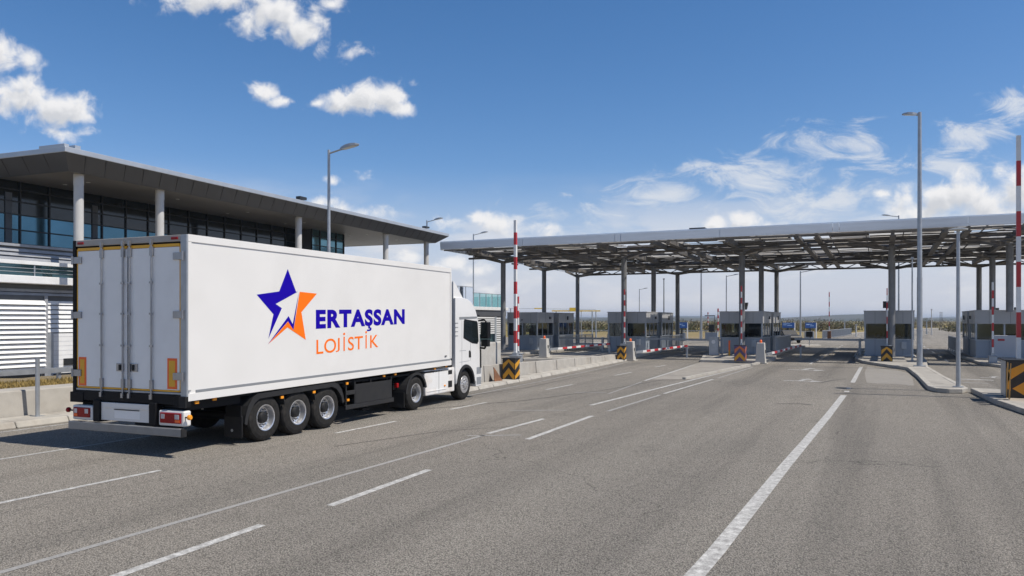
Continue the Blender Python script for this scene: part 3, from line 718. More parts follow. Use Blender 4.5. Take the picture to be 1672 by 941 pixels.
# rear frame and doors
rf = MB()
rf.box(1.335,HW,0,.068,.93,4.06,0)           # right post, grey
rf.box(-HW,-1.40,0,.068,.93,4.06,1)          # left post, black
rf.box(-1.40,1.335,.0,.068,3.94,4.06,2)      # header
rf.box(-1.40,1.335,.004,.068,1.135,1.175,0)
rf.box(-1.40,1.335,.045,.068,1.175,3.94,1)   # dark seal behind the doors
rf.box(-1.40,1.335,-.02,.068,.95,1.133,1)    # sill
rf.box(1.20,HW+.005,-.035,.10,.915,1.11,1); rf.box(-HW-.03,-1.16,-.035,.10,.90,1.10,1)
rf.box(1.335,HW+.008,-.04,.0,.905,1.105,3)
rearf = rf.build('rear_frame', [M['galv'], M['black'], M['header_tan'], M['black_plastic']], truck, bevel=.008)
for x in (-1.26, 1.2):
    MB().box(x-.08,x+.08,-.02,.0,3.975,4.02).build('marker_light', M['red_lens'], rearf, bevel=.006)
def door(x0, x1, bars, hinge_x, s):
    d = MB().box(x0,x1,.012,.044,1.215,3.845).build('rear_door', M['door_grey'], truck, bevel=.006)
    t = MB().box(x0,x1,.008,.044,3.85,3.905)
    if s > 0: t.box(x1+.004,x1+.03,.014,.044,1.2,3.885)
    else: t.box(x0-.03,x0-.004,.014,.044,1.2,3.885)
    t.box(x0,x1,.014,.044,1.182,1.211)
    t.build('reflective_tape', M['yellow_tape'], d)
    for bx in bars:
        b = MB().cyl((bx,-.022,1.05),(bx,-.022,4.0),.017,n=10)
        for z in (1.3, 3.78): b.box(bx-.035,bx+.035,-.035,.012,z-.085,z+.085)
        for z in (2.02, 2.62, 3.2): b.cyl((bx,-.03,z-.018),(bx,-.03,z+.018),.032,n=10)
        b.box(bx-.028,bx+.028,-.05,.0,1.03,1.12); b.box(bx-.024,bx+.024,-.045,0,3.9,4.0)
        b.build('locking_bar', M['steel'], d)
    for z in (1.47, 2.6, 3.67):
        h = MB().box(min(hinge_x-s*.19,hinge_x+s*.06),max(hinge_x-s*.19,hinge_x+s*.06),-.022,.012,z-.065,z+.065)
        h.cyl((hinge_x+s*.045,-.018,z-.08),(hinge_x+s*.045,-.018,z+.08),.024,n=10)
        h.build('hinge', M['steel'], d, bevel=.004)
    bx = (x0+.07) if s > 0 else (x1-.07)
    lp = MB().box(min(bx-.0,bx+s*.19),max(bx-.0,bx+s*.19),-.006,.012,1.53,1.68,0).box(bx+s*.085-.02,bx+s*.085+.02,-.03,-.006,1.55,1.66,1)
    lp.build('latch', [M['steel'], M['black_plastic']], d, bevel=.004)
    mb_x = (x1-.29, x1-.055) if s > 0 else (x0+.03, x0+.235)
    z0, z1 = (1.235, 1.80) if s > 0 else (1.225, 1.78)
    MB().box(mb_x[0],mb_x[1],.004,.012,z0,z1,0).box(mb_x[0]+.045,mb_x[1]-.045,.001,.004,z0+.045,z1-.045,1).build('marker_board', [M['red_orange'], M['yellow_tape']], d)
door(.005, 1.30, (.075, .635), 1.36, 1)
door(-1.355, -.03, (-.67, -.10), -1.43, -1)

# underride bumper, plate panel, lamps
MB().box(-1.46,HW-.02,-.12,.0,.385,.535).build('bumper', M['bumper_metal'], truck, bevel=.012)
MB().box(HW-.018,HW+.0,-.125,.005,.38,.54).build('bumper_end_cap', M['black_plastic'], truck, bevel=.008)
pp = MB().box(-.66,.62,-.03,.0,.59,.93,0).box(-.60,.60,-.045,-.03,.83,.93,0)
ppo = pp.build('plate_panel', M['truck_white'], truck, bevel=.006)
MB().box(-.30,.36,-.036,-.030,.64,.79).build('blank_plate', M['door_grey'], ppo); MB().box(-.30,.36,-.05,-.045,.80,.815).build('plate_lamp', M['black_plastic'], ppo)
for x in (-.75, .71):
    MB().box(x-.085,x+.085,-.07,.3,.55,.97).build('bumper_bracket', M['black'], truck, bevel=.01)
for s in (-1, 1):
    x0, x1 = (.86, 1.48) if s > 0 else (-1.42, -.86)
    t = MB().box(x0,x1,-.06,.12,.565,.85).build('tail_light', M['truck_white'], truck, bevel=.03)
    MB().box(x0+.055,x1-.055,-.085,-.06,.62,.81).build('red_lens', M['red_lens'], t, bevel=.02)
    w = (x1-x0-.11)
    MB().box(x0+.09,x0+.09+w*.17,-.09,-.085,.70,.785).build('reversing_lens', M['clear_lens'], t); MB().box(x1-.09-w*.2,x1-.09,-.09,-.085,.70,.785).build('reversing_lens', M['clear_lens'], t)
    xo = x1-.075-w*.22 if s > 0 else x0+.075
    MB().box(xo,xo+w*.22,-.09,-.085,.64,.69).build('indicator_lens', M['red_orange'], t)
    xs = s*(HW+.02)
    q = MB().cyl((s*1.40,-.02,.73),(s*1.58,-.02,.74),.015,n=8,m=1).lathe([(-.035,0),(-.035,.035),(-.015,.05),(.015,.05),(.035,.035),(.035,0)],'x',14,0,(s*1.58,-.02,.74))
    q.build('side_marker_lamp', [M['amber'] if s > 0 else M['red_lens'], M['black_plastic']], truck)
# chassis
ch = MB()
for s in (-.5, .5):
    ch.box(s-.06,s+.06,.1,10.1,.78,1.03)
for y in (.35, 1.2, 5.0, 6.9, 8.2, 9.6): ch.box(-1.35,1.35,y-.05,y+.05,.88,1.03)
ch.box(-1.40,1.40,.12,10.2,.98,1.03); ch.box(-1.36,1.36,.12,1.5,.84,.98)
for y in (2.15,3.18,4.21): ch.cyl((-1.2,y,.48),(1.2,y,.48),.09,n=12)
ch.box(-1.1,1.1,8.0,10.0,.9,1.03)
ch.build('trailer_chassis', M['black'], truck)
# wheels: tyre with a rim and hub as sub-parts
def tyre_mb(w, R_, x_out, n=40):
    h = w/2; b = MB()
    b.lathe([(-h,.56*R_),(-h,.60*R_),(-h*.99,.80*R_),(-h*.86,.94*R_),(-h*.66,.992*R_),(-h*.5,R_),(-h*.48,.975*R_),(-h*.42,.975*R_),(-h*.4,R_),(-h*.06,R_),(-h*.04,.975*R_),(h*.04,.975*R_),(h*.06,R_),(h*.4,R_),(h*.42,.975*R_),(h*.48,.975*R_),(h*.5,R_),(h*.66,.992*R_),(h*.86,.94*R_),(h*.99,.80*R_),(h,.60*R_),(h*.97,.56*R_)], 'x', n)
    return b
def wheel(y, s, R_=.485, w=.36, front=False, x_out=None):
    xo = (HW-.05) if x_out is None else x_out
    xc = s*(xo-w/2)
    t = tyre_mb(w, R_, xo).build('wheel', M['rubber'], truck, loc=(xc, y, R_))
    if s < 0: t.rotation_euler = (0,0,math.pi)
    h = w/2; k = R_/.485
    if front:
        prof = [(h*.97,.275*k),(h*1.02,.27*k),(h*.98,.245*k),(h*.75,.235*k),(h*.7,.20*k),(h*.95,.17*k),(h*1.05,.13*k),(h*1.05,.10*k)]
    else:
        prof = [(h*.97,.275*k),(h*1.03,.27*k),(h*.98,.25*k),(h*.6,.235*k),(h*.35,.225*k),(h*.28,.19*k),(h*.3,.12*k)]
    rim = MB().lathe(prof, 'x', 36); rim.lathe([(prof[-1][0]-.004,.27*k),(prof[-1][0]-.004,.0)], 'x', 24)
    ro = rim.build('rim', M['alloy'], t)
    hub = MB()
    if front: hub.lathe([(h*1.05,.105*k),(h*1.25,.10*k),(h*1.3,.07*k),(h*1.3,0)],'x',20); 
    else: hub.lathe([(h*.28,.125*k),(h*.62,.12*k),(h*.8,.10*k),(h*.86,.07*k),(h*.86,0)],'x',20)
    hub.build('hub', M['alloy'] if front else M['black_plastic'], t)
    nut = MB()
    for i in range(10):
        a = 2*math.pi*i/10; rr = (.15 if front else .165)*k; x0 = (h*.98 if front else h*.28)
        nut.cyl((x0,rr*math.cos(a),rr*math.sin(a)),(x0+.05,rr*math.cos(a),rr*math.sin(a)),.019*k,.016*k,n=7)
        if not front:
            a2 = a+math.pi/10; nut.cyl((x0+.002,.205*k*math.cos(a2),.205*k*math.sin(a2)),(x0+.006,.205*k*math.cos(a2),.205*k*math.sin(a2)),.026*k,n=8,m=1)
    nut.build('wheel_nut', [M['steel'], M['black']], t)
for y in (2.15, 3.18, 4.21):
    wheel(y, 1); wheel(y, -1)
wheel(8.24, 1, .475, .36); wheel(8.24, -1, .475, .36)
wheel(8.24, 1, .475, .30, x_out=HW-.44); wheel(8.24, -1, .475, .30, x_out=HW-.44)
wheel(11.3, 1, .485, .32, front=True, x_out=HW-.10); wheel(11.3, -1, .485, .32, front=True, x_out=HW-.10)
# mudguards
def arc_guard(yc, zc, r, a0, a1, x0, x1, m, name, th=.02, n=14, lip=.0):
    b = MB()
    for i in range(n):
        ta, tb_ = R(a0+(a1-a0)*i/n), R(a0+(a1-a0)*(i+1)/n)
        pts = []
        for rr in (r, r+th):
            for t in (ta, tb_): pts.append((yc+rr*math.cos(t), zc+rr*math.sin(t)))
        (ya0,za0),(ya1,za1),(yb0,zb0),(yb1,zb1) = pts
        b.hexa([(x0,ya0,za0),(x1,ya0,za0),(x1,ya1,za1),(x0,ya1,za1),(x0,yb0,zb0),(x1,yb0,zb0),(x1,yb1,zb1),(x0,yb1,zb1)])
        if lip:
            r2 = r-lip
            q = [(yc+r2*math.cos(t), zc+r2*math.sin(t)) for t in (ta, tb_)]
            b.hexa([(x1-.02,q[0][0],q[0][1]),(x1+.006,q[0][0],q[0][1]),(x1+.006,q[1][0],q[1][1]),(x1-.02,q[1][0],q[1][1]),(x1-.02,yb0,zb0),(x1+.006,yb0,zb0),(x1+.006,yb1,zb1),(x1-.02,yb1,zb1)])
    return b.build(name, m, truck)
for s in (1, -1):
    x0, x1 = (HW-.42, HW-.03) if s > 0 else (-HW+.03, -HW+.42)
    mg = MB()
    # rear quarter, flat run over the three wheels, front quarter
    prof = [(1.50,.42),(1.53,.58),(1.60,.76),(1.72,.91),(1.86,.985),(4.44,1.035),(4.60,.98),(4.72,.86),(4.80,.70),(4.84,.55)]
    for (a, b) in zip(prof, prof[1:]):
        mg.hexa([(x0,a[0],a[1]),(x1,a[0],a[1]),(x1,b[0],b[1]),(x0,b[0],b[1]),(x0,a[0],a[1]+.02),(x1,a[0],a[1]+.02),(x1,b[0],b[1]+.02),(x0,b[0],b[1]+.02)])
    xe0, xe1 = (HW-.05, HW-.015) if s > 0 else (-HW+.015, -HW+.05)
    pc, rr = (3.16, .4), None
    for (a, b) in zip(prof, prof[1:]):
        def inn(p):
            d = Vector((3.17-p[0], (.45-p[1]))); d = Vector((max(-1,min(1,d.x))*.07 if not (1.9<p[0]<4.42) else 0, -.085 if p[1] > .7 else -.02)); return (p[0]+d.x, p[1]+d.y)
        ia, ib = inn(a), inn(b)
        mg.hexa([(xe0,ia[0],ia[1]),(xe1,ia[0],ia[1]),(xe1,ib[0],ib[1]),(xe0,ib[0],ib[1]),(xe0,a[0],a[1]+.02),(xe1,a[0],a[1]+.02),(xe1,b[0],b[1]+.02),(xe0,b[0],b[1]+.02)])
    mgo = mg.build('mudguard', M['dark_panel'], truck)
    for yy in (2.66, 3.70):
        bb = MB()
        for i in range(5):
            a0, a1 = i/5, (i+1)/5
            bb.bar(((x0+x1)/2, yy-.06+.16*a0**.5, 1.0-.5*a0), ((x0+x1)/2, yy-.06+.16*a1**.5, 1.0-.5*a1), abs(x1-x0), .02)
        bb.build('guard_divider', M['dark_panel'], mgo)
    MB().box(x0-.06 if s>0 else x0,x1 if s>0 else x1+.06,1.43,1.455,.16,.60).build('mud_flap', M['black_plastic'], truck)
    MB().box(x0,x1,1.40,1.43,.58,.80).build('flap_bracket', M['black'], truck)
    arc_guard(8.24,.475,.56,12,178,x0,x1,M['dark_panel'],'mudguard',lip=.055)
    MB().box(x0-.1 if s>0 else x0,x1 if s>0 else x1+.1,7.56,7.59,.14,.55).build('mud_flap', M['black_plastic'], truck)
fl = MB(); 
fl.cyl((HW-.28,1.427,.30),(HW-.28,1.43,.30),.03,n=12); fl.build('flap_emblem', M['galv'], truck)
# side guard panel
for s in (1, -1):
    xa, xb_ = (HW-.09, HW-.05) if s > 0 else (-HW+.05, -HW+.09)
    sg = MB().box(xa,xb_,5.35,6.98,.46,.93,0).box(xa-.01,xb_+.01,4.93,7.08,.35,.455,0)
    sg.box(xa,xb_,4.95,5.34,.70,.80,0)
    for y in (4.97, 5.33, 6.02, 6.98): sg.box(xa+.005,xb_-.005,y-.02,y+.02,.36,1.02,0)
    sg.build('side_guard', [M['dark_panel']], truck, bevel=.006)
    lg = MB()
    for y in (6.2,): lg.box(s*1.0-.08,s*1.0+.08,y-.08,y+.08,.25,1.0)
    lg.box(s*1.0-.15,s*1.0+.15,6.05,6.35,.2,.25); lg.build('landing_leg', M['black'], truck)
for (y, z) in ((.28,.98),(.72,1.0),(2.64,.86),(3.72,.88),(4.98,.98),(5.02,.58),(6.6,1.06),(7.15,1.07),(9.3,1.09),(10.0,1.12)):
    MB().box(HW-.06,HW-.028,y-.045,y+.045,z-.028,z+.028).build('side_marker_lamp', M['amber'], truck, bevel=.006)

# tractor
tc_ = MB().box(-.45,.45,7.5,11.0,.62,.86).box(-1.25,1.25,7.35,7.5,.62,.80).box(-.9,.9,7.75,9.1,.84,.95).cyl((-1.1,8.24,.475),(1.1,8.24,.475),.1,n=12).cyl((-1.1,11.3,.485),(1.1,11.3,.485),.09,n=12)
tc_.box(-1.2,1.2,9.0,10.6,.5,.9)
tc_.build('tractor_chassis', M['black'], truck)
MB().box(1.05,1.33,7.42,7.52,.68,.80).build('tail_light', M['red_lens'], truck, bevel=.01); MB().box(-1.33,-1.05,7.42,7.52,.68,.80).build('tail_light', M['red_lens'], truck, bevel=.01)
for s in (1, -1):
    x = s*(HW-.09)
    p = [(8.86,.33),(10.62,.33),(10.62,1.06),(8.78,1.06),(8.80,.8)]
    a = MB().prism([(x-s*.5,q[0],q[1]) for q in p], (s*.5,0,0)).build('tractor_skirt', M['skirt_white'], truck, bevel=.03)
    MB().box(min(x,x+s*.004),max(x,x+s*.004),9.62,9.632,.36,1.03).build('panel_gap', M['dark_panel'], a)
    MB().box(min(x,x+s*.012),max(x,x+s*.012),8.9,10.05,.44,.462).build('skirt_ridge', M['skirt_white'], a)
    for z in (.47, .86): MB().box(min(x-s*.01,x+s*.004),max(x-s*.01,x+s*.004),10.2,10.46,z,z+(.2 if z < .6 else .13)).build('step', M['black_plastic'], a, bevel=.01)
    MB().box(min(x,x+s*.02),max(x,x+s*.02),9.94,10.02,.53,.57).build('side_marker_lamp', M['amber'], a)
XC = HW-.045
def cab_prism(prof, x0, x1, name, m, parent, bevel=.06, seg=3):
    o = MB().prism([(x0,y,z) for y,z in prof], (x1-x0,0,0)).build(name, m, parent, bevel=bevel, seg=seg)
    for p in o.data.polygons: p.use_smooth = True
    return o
arch = [(11.3+.60*math.cos(R(a)), .50+.60*math.sin(R(a))) for a in range(178, -1, -12)]
prof = [(10.60,.95)] + arch + [(12.02,.50),(12.03,.36),(12.38,.36),(12.44,.62),(12.46,1.05),(12.40,1.70),(12.20,2.45),(12.12,2.62),(12.00,2.82),(11.84,2.98),(11.64,3.10),(11.4,3.17),(11.1,3.20),(10.60,3.20)]
cab = cab_prism(prof, -XC, XC, 'cab', M['cab_white'], truck, .07, 3)
for p in cab.data.polygons: p.use_smooth = False
# roof deflector fin
df = MB()
for s in (1, -1):
    xx = s*(XC-.05)
    df.prism([(xx,10.56,3.15),(xx,11.25,3.15),(xx,10.95,3.42),(xx,10.72,3.62),(xx,10.56,3.70)], (-s*.06,0,0))
df.hexa([(-XC+.11,10.6,3.15),(XC-.11,10.6,3.15),(XC-.11,11.2,3.15),(-XC+.11,11.2,3.15),(-XC+.11,10.58,3.68),(XC-.11,10.58,3.68),(XC-.11,10.64,3.66),(-XC+.11,10.64,3.66)])
df.build('roof_deflector', M['cab_white'], truck, bevel=.02)
MB().box(-XC+.1,XC-.12,10.30,10.59,.95,3.12).box(-.6,.6,10.2,10.32,1.2,2.4).build('cab_back_panel', M['black'], truck)
cs = XC+.002
def sidepoly(pts, th, name, m, s=1, bevel=.0):
    x = s*XC
    return MB().prism([(x-s*.01,y,z) for y,z in pts], (s*(th+.01),0,0)).build(name, m, cab, bevel=bevel or None)
for s in (1, -1):
    sidepoly([(11.16,1.98),(11.19,2.44),(11.23,2.49),(12.04,2.43),(12.10,2.36),(12.17,1.84),(12.10,1.77),(11.75,1.80),(11.4,1.90)], .006, 'side_window', M['window_dark'], s)
    sidepoly([(11.12,1.94),(11.15,2.47),(11.2,2.53),(12.08,2.47),(12.14,2.40),(12.21,1.82),(12.12,1.73),(11.75,1.76),(11.38,1.86)], .003, 'window_seal', M['black'], s)
    sidepoly([(10.85,2.60),(12.06,2.62),(12.08,2.57),(10.85,2.53)], .012, 'cab_trim', M['grey_stripe'], s)
    for (y0,z0,y1,z1) in ((11.02,1.05,11.02,2.5),(11.62,1.22,11.62,1.8),(10.86,1.55,11.3,1.55),(10.86,1.2,11.55,1.22)):
        MB().bar((s*(XC+.0),y0,z0),(s*(XC+.0),y1,z1),.006,.012,up=(s,0,0) if z0!=z1 else (0,0,1)).build('door_gap', M['grey_stripe'], cab)
    sidepoly([(11.50,1.32),(11.50,1.52),(11.56,1.55),(11.64,1.50),(11.66,1.32)], .012, 'door_handle', M['black_plastic'], s, .01)
    sidepoly([(12.30,.95),(12.30,1.55),(12.36,1.55),(12.38,.95)], .03, 'corner_deflector', M['black_plastic'], s, .01)
    for k in range(4): sidepoly([(10.6,2.42-.13*k),(10.76,2.42-.13*k),(10.76,2.395-.13*k),(10.6,2.395-.13*k)], .004, 'side_vent', M['grey_stripe'], s)
    x0, x1 = (HW-.40, XC+.02) if s > 0 else (-XC-.02, -HW+.40)
    arc_guard(11.3,.50,.565,-4,182,x0,x1,M['dark_panel'],'wheel_arch',lip=.045,th=.035)
    for z, dz in ((.42,.24),(.76,.22)): sidepoly([(12.06,z),(12.06,z+dz),(12.40,z+dz),(12.38,z)], .004, 'bumper_grille', M['galv'], s)
    # mirrors
    xm = s*(XC+.15)
    mr = MB()
    mr.box(xm-.13,xm+.13,12.30,12.54,1.90,2.44,0)
    mr.box(xm-.12,xm+.12,12.32,12.52,1.64,1.87,0)
    mr.tube([(s*XC,12.2,2.48),(s*(XC+.1),12.40,2.52),(xm,12.44,2.46),(xm,12.44,2.35)],.028,8,0)
    mr.tube([(s*XC,12.30,1.60),(s*(XC+.12),12.44,1.58),(xm,12.46,1.75)],.034,8,0)
    mo = mr.build('mirror', M['black'], cab, bevel=.02)
    MB().box(xm-.10,xm+.10,12.292,12.302,1.97,2.40).build('mirror_glass', M['window_dark'], mo)
# front face
MB().hexa([(-XC+.1,12.405,1.72),(XC-.1,12.405,1.72),(XC-.1,12.415,1.72),(-XC+.1,12.415,1.72),(-XC+.16,12.19,2.44),(XC-.16,12.19,2.44),(XC-.16,12.2,2.46),(-XC+.16,12.2,2.46)]).build('windscreen', M['window_dark'], cab)
MB().box(-.95,.95,12.44,12.475,.75,1.5).build('front_grille', M['black_plastic'], cab)
for s in (-1,1): MB().box(s*1.15-.18,s*1.15+.18,12.43,12.47,.62,.85).build('headlight', M['clear_lens'], cab, bevel=.02)
sv = MB().box(-XC+.1,XC-.1,12.3,12.5,2.62,2.68); sv.build('sun_visor', M['black_plastic'], cab, bevel=.01)

# ------------------------------------------------------------------ terminal building
BX, BZ = -17.1, 30.0
TB = math.atan(514/1280); yb = TH-TB
term = thing('terminal_building', 'long glazed terminal building with an overhanging dark flat roof on columns', 'building', (BX*cT-BZ*sT, BX*sT+BZ*cT, 0), yb)
RL, RD = 32.8, 24.0
ZT, ZE, ZS = 9.16, 8.95, 8.40
IN = .75
rfm = MB().box(-RD,.03,-.03,RL+.03,ZE,ZT,0)
rfm.box(-RD+.4,-.35,.3,RL-.3,ZT,ZT+.07,0)
roof = rfm.build('roof', M['roof_metal'], term, bevel=.02)
fs = MB()
fs.hexa([(-IN-.05,IN,ZS),(-IN,IN,ZS),(-IN,RL-IN,ZS),(-IN-.05,RL-IN,ZS),(-.05,0,ZE),(0,0,ZE),(0,RL,ZE),(-.05,RL,ZE)])
fs.hexa([(-RD,IN,ZS),(-IN-.05,IN,ZS),(-IN-.05,IN+.05,ZS),(-RD,IN+.05,ZS),(-RD,0,ZE),(-.05,0,ZE),(-.05,.05,ZE),(-RD,.05,ZE)])
fs.hexa([(-RD,RL-IN-.05,ZS),(-IN-.05,RL-IN-.05,ZS),(-IN-.05,RL-IN,ZS),(-RD,RL-IN,ZS),(-RD,RL-.05,ZE),(-.05,RL-.05,ZE),(-.05,RL,ZE),(-RD,RL,ZE)])
jt = fs
k = .9
while k < RL-.9:
    jt.bar((-IN+.004,k+.55,ZS+.01),(.004,k,ZE-.01),.018,.012,1,up=(1,0,0)); k += .95
for k in range(18):
    x = -1.2-1.2*k
    jt.bar((x-.5,IN-.004,ZS+.01),(x,-.004,ZE-.01),.018,.012,1,up=(0,1,0))
fas = fs.build('fascia', [M['fascia_dark'], M['mullion']], term)
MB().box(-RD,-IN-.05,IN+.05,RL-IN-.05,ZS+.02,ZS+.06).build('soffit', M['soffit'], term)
dl = MB()
for y in (3,8,13,18,25,29):
    for x in (-2.4,-3.8): dl.cyl((x,y,ZS+.005),(x,y,ZS+.02),.09,n=10)
dl.build('soffit_fitting', M['column_paint'], term)
for y in (1.52, 5.69, 15.8, 25.4, 31.3):
    MB().cyl((-1.15,y,.0),(-1.15,y,ZS+.02),.185,n=24).cyl((-1.15,y,ZS-.42),(-1.15,y,ZS+.015),.195,n=24).build('column', M['column_paint'], term)
GI = -5.0
wl = MB().box(-RD+1,GI-.1,.45,24.6,0.0,ZS+.02)
wl.build('core_wall', M['wall_dark'], term)
# curtain wall: panes and mullions
def glazing(x, y0, y1, z0, z1, ny, zs, m, name):
    p = MB().box(x-.04,x,y0,y1,z0,z1).build(name, m, term)
    mu = MB()
    for i in range(ny+1):
        y = y0+(y1-y0)*i/ny; mu.box(x,x+.06,y-.03,y+.03,z0,z1)
    for z in zs: mu.box(x,x+.05,y0,y1,z-.025,z+.025)
    mu.build('mullion', M['mullion'], p); return p
glazing(GI, .45, 20.9, 5.2, 6.98, 15, (5.75,6.35), M['curtain_glass'], 'curtain_wall')
glazing(GI, .45, 20.9, 6.98, ZS+.015, 15, (7.0,7.55,8.05), M['spandrel_glass'], 'spandrel_glazing')
glazing(GI+1.0, 20.9, 24.55, 3.2, ZS+.015, 4, (4.2,5.2,6.2,6.8,7.4,8.0), M['bay_glass'], 'curtain_wall')
e = MB().box(GI-.1,GI+.96,20.9,24.55,3.2,ZS+.01); e.build('glazed_bay', M['wall_dark'], term)
MB().box(GI,GI+.95,21.0,24.5,0,3.2).build('bay_base', M['louvre_grey'], term)
# inner columns behind the first bays of glass
for y in (1.3, 5.5): MB().box(GI+.002,GI+.05,y-.14,y+.14,5.7,7.9).build('inner_column', M['wall_dark'], term)
def louvres(x, y0, y1, z0, z1, pitch, depth, m, name, tilt=.5):
    n = int((z1-z0)/pitch); b = MB()
    for i in range(n):
        z = z0+pitch*i
        b.hexa([(x,y0,z),(x+depth,y0,z-depth*tilt*.3),(x+depth,y1,z-depth*tilt*.3),(x,y1,z),(x,y0,z+pitch*.78),(x+depth*.35,y0,z+pitch*.62),(x+depth*.35,y1,z+pitch*.62),(x,y1,z+pitch*.78)])
    return b.build(name, m, term)
LI = -2.45
MB().box(GI-.3,LI-.1,-6,24.2,0,5.40).build('lower_block', M['wall_dark'], term)
MB().box(GI-.3,LI+.02,-6,24.3,5.40,5.50).build('terrace_coping', M['louvre_grey'], term)
louvres(LI-.08, -6, 24, 4.88, 5.38, .165, .06, M['louvre_grey'], 'louvre_panel')
louvres(LI-.08, -6, 24, 3.50, 3.92, .14, .07, M['louvre_grey'], 'louvre_panel')
louvres(LI+.04, -6, .95, .48, 3.46, .19, .16, M['louvre_white'], 'louvre_panel')
MB().box(LI-.1,LI+.03,-6,.93,.3,3.48).build('louvre_backing', M['wall_dark'], term)
MB().box(LI-.1,LI+.06,.98,1.12,0,3.48).build('wall_post', M['louvre_grey'], term)
louvres(LI-.08, 1.14, 24, 2.0, 3.48, .19, .05, M['louvre_white'], 'louvre_panel', .2)
bd = MB().box(LI-.1,LI-.05,1.45,4.4,.3,1.95,0)
for k in range(8): bd.box(LI-.05,LI-.044,1.45,4.4,.48+.19*k,.486+.19*k,1)
bd.build('service_door', [M['louvre_white'], M['louvre_grey']], term)
MB().box(LI-.1,LI-.02,1.16,1.42,.1,1.97).build('door_post', M['galv'], term); MB().box(LI-.05,LI,1.9,2.4,.62,.9).build('wall_vent', M['mullion'], term)
bal = MB().box(LI-.1,LI+.45,-6,24.3,3.94,4.24).build('balcony', M['louvre_white'], term, bevel=.02)
MB().box(LI+.37,LI+.39,-6,24.3,4.24,4.68).build('balustrade_glass', M['bay_glass'], bal)
rl = MB().box(LI+.31,LI+.45,-6,24.3,4.68,4.83).build('balcony_rail', M['louvre_white'], bal, bevel=.01)
for k in range(16): MB().box(LI+.39,LI+.42,-5+1.75*k,-4.95+1.75*k,4.24,4.68).build('baluster', M['galv'], bal)
for z in (4.38,4.53): MB().cyl((LI+.41,-6,z),(LI+.41,24.3,z),.014,n=8).build('rail_wire', M['galv'], bal)
rt = MB()
MB().box(-.5,-.15,.55,.8,ZT,ZT+.17).build('roof_box', M['roof_metal'], term, bevel=.01)
MB().box(-1.5,-.1,.05,.25,ZT,ZT+.13).build('roof_box', M['roof_metal'], term, bevel=.01)
rt2 = MB().cyl((-.8,15.6,ZT),(-.8,15.6,ZT+.25),.03,n=8).box(-.95,-.65,15.3,15.9,ZT+.22,ZT+.38)
rt2.build('roof_sensor', M['mullion'], term)
MB().cyl((-.6,30.2,ZT),(-.6,30.2,ZT+.2),.03,n=8).box(-.75,-.45,29.9,30.5,ZT+.18,ZT+.30).build('roof_sensor', M['mullion'], term)

# annex with a glass terrace, behind the cab
ann = thing('annex_building', 'low grey annex with green glass terrace railing on its roof, behind the cab', 'building', (-34.6, 52.2, 0))
ann.scale = (1.09, 1.09, 1.045)
MB().box(-12,-.3,0,18.2,0,3.3).build('wall', M['wall_dark'], ann)
MB().box(-12,0,-.3,18.6,3.32,3.62).build('terrace_slab', M['louvre_white'], ann, bevel=.02)
MB().box(-12,-.1,-.1,18.3,2.75,3.31).build('beam', M['fascia_dark'], ann)
tg = MB()
for k in range(9): tg.poly([(-.35,.1+1.35*k,3.62),(-.35,1.4+1.35*k,3.62),(-.35,1.4+1.35*k,5.35),(-.35,.1+1.35*k,5.35)])
for k in range(5): tg.poly([(-.35,12.3+1.2*k,3.62),(-.35,13.45+1.2*k,3.62),(-.35,13.45+1.2*k,4.85),(-.35,12.3+1.2*k,4.85)])
for k in range(5): tg.poly([(-.4-1.3*k-1.2,18.26,3.62),(-.4-1.3*k,18.26,3.62),(-.4-1.3*k,18.26,4.7),(-.4-1.3*k-1.2,18.26,4.7)])
tgo = tg.build('terrace_glass', M['green_pane'], ann)
tp = MB()
for k in range(10): tp.box(-.38,-.33,.05+1.35*k,.10+1.35*k,3.62,5.35)
for k in range(6): tp.box(-.38,-.33,12.25+1.2*k,12.3+1.2*k,3.62,4.85)
tp.box(-.40,-.30,12.2,18.3,4.85,4.90); tp.box(-.4,-.3,.05,12.2,5.35,5.4)
tp.build('terrace_post', M['galv'], ann)
lv = MB()
for i in range(8): lv.box(-.3,-.14,12.2,16.0,1.12+.205*i,1.25+.205*i)
lv.build('louvre_panel', M['louvre_white'], ann)
MB().box(-.3,-.26,12.2,16.0,.12,1.08).build('window', M['bay_glass'], ann)
for y in (5.3,8.6,12.0,16.2,17.9): MB().box(-.3,-.12,y-.14,y+.14,0,2.75).build('pillar', M['booth_frame'], ann)
wl2 = MB()
for i in range(12): wl2.box(-.3,-.16,16.4,17.7,.25+.205*i,.38+.205*i)
wl2.build('louvre_panel', M['louvre_white'], ann)

# ------------------------------------------------------------------ canopy
can = thing('gate_canopy', 'wide flat steel canopy with trussed underside spanning all the booths', 'canopy', (-8, 62, 0))
off = Vector((-8, 62, 0))
CX0, CX1, CY0, CY1 = -29.2, 16.0, 49.6, 77.0
def cz_(y): return 7.62 - .22*(y-CY0)/(CY1-CY0)      # underside of edge
xf = Matrix.Translation(-off)
fe = MB(xf)
x = CX0
segs = [CX0,-22.6,-15.9,-15.5,-9.1,-2.6,-2.25,4.3,10.6,CX1]
for a, b in zip(segs, segs[1:]):
    dz = random.uniform(-.015,.015)
    fe.hexa([(a,CY0,7.66+dz),(b-.025,CY0,7.66+dz),(b-.025,CY0+.16,7.66+dz),(a,CY0+.16,7.66+dz),(a,CY0-.06,8.18+dz),(b-.025,CY0-.06,8.18+dz),(b-.025,CY0+.16,8.18+dz),(a,CY0+.16,8.18+dz)])
fo = fe.build('edge_fascia', M['canopy_edge'], can, bevel=.015)
f2 = MB(xf)
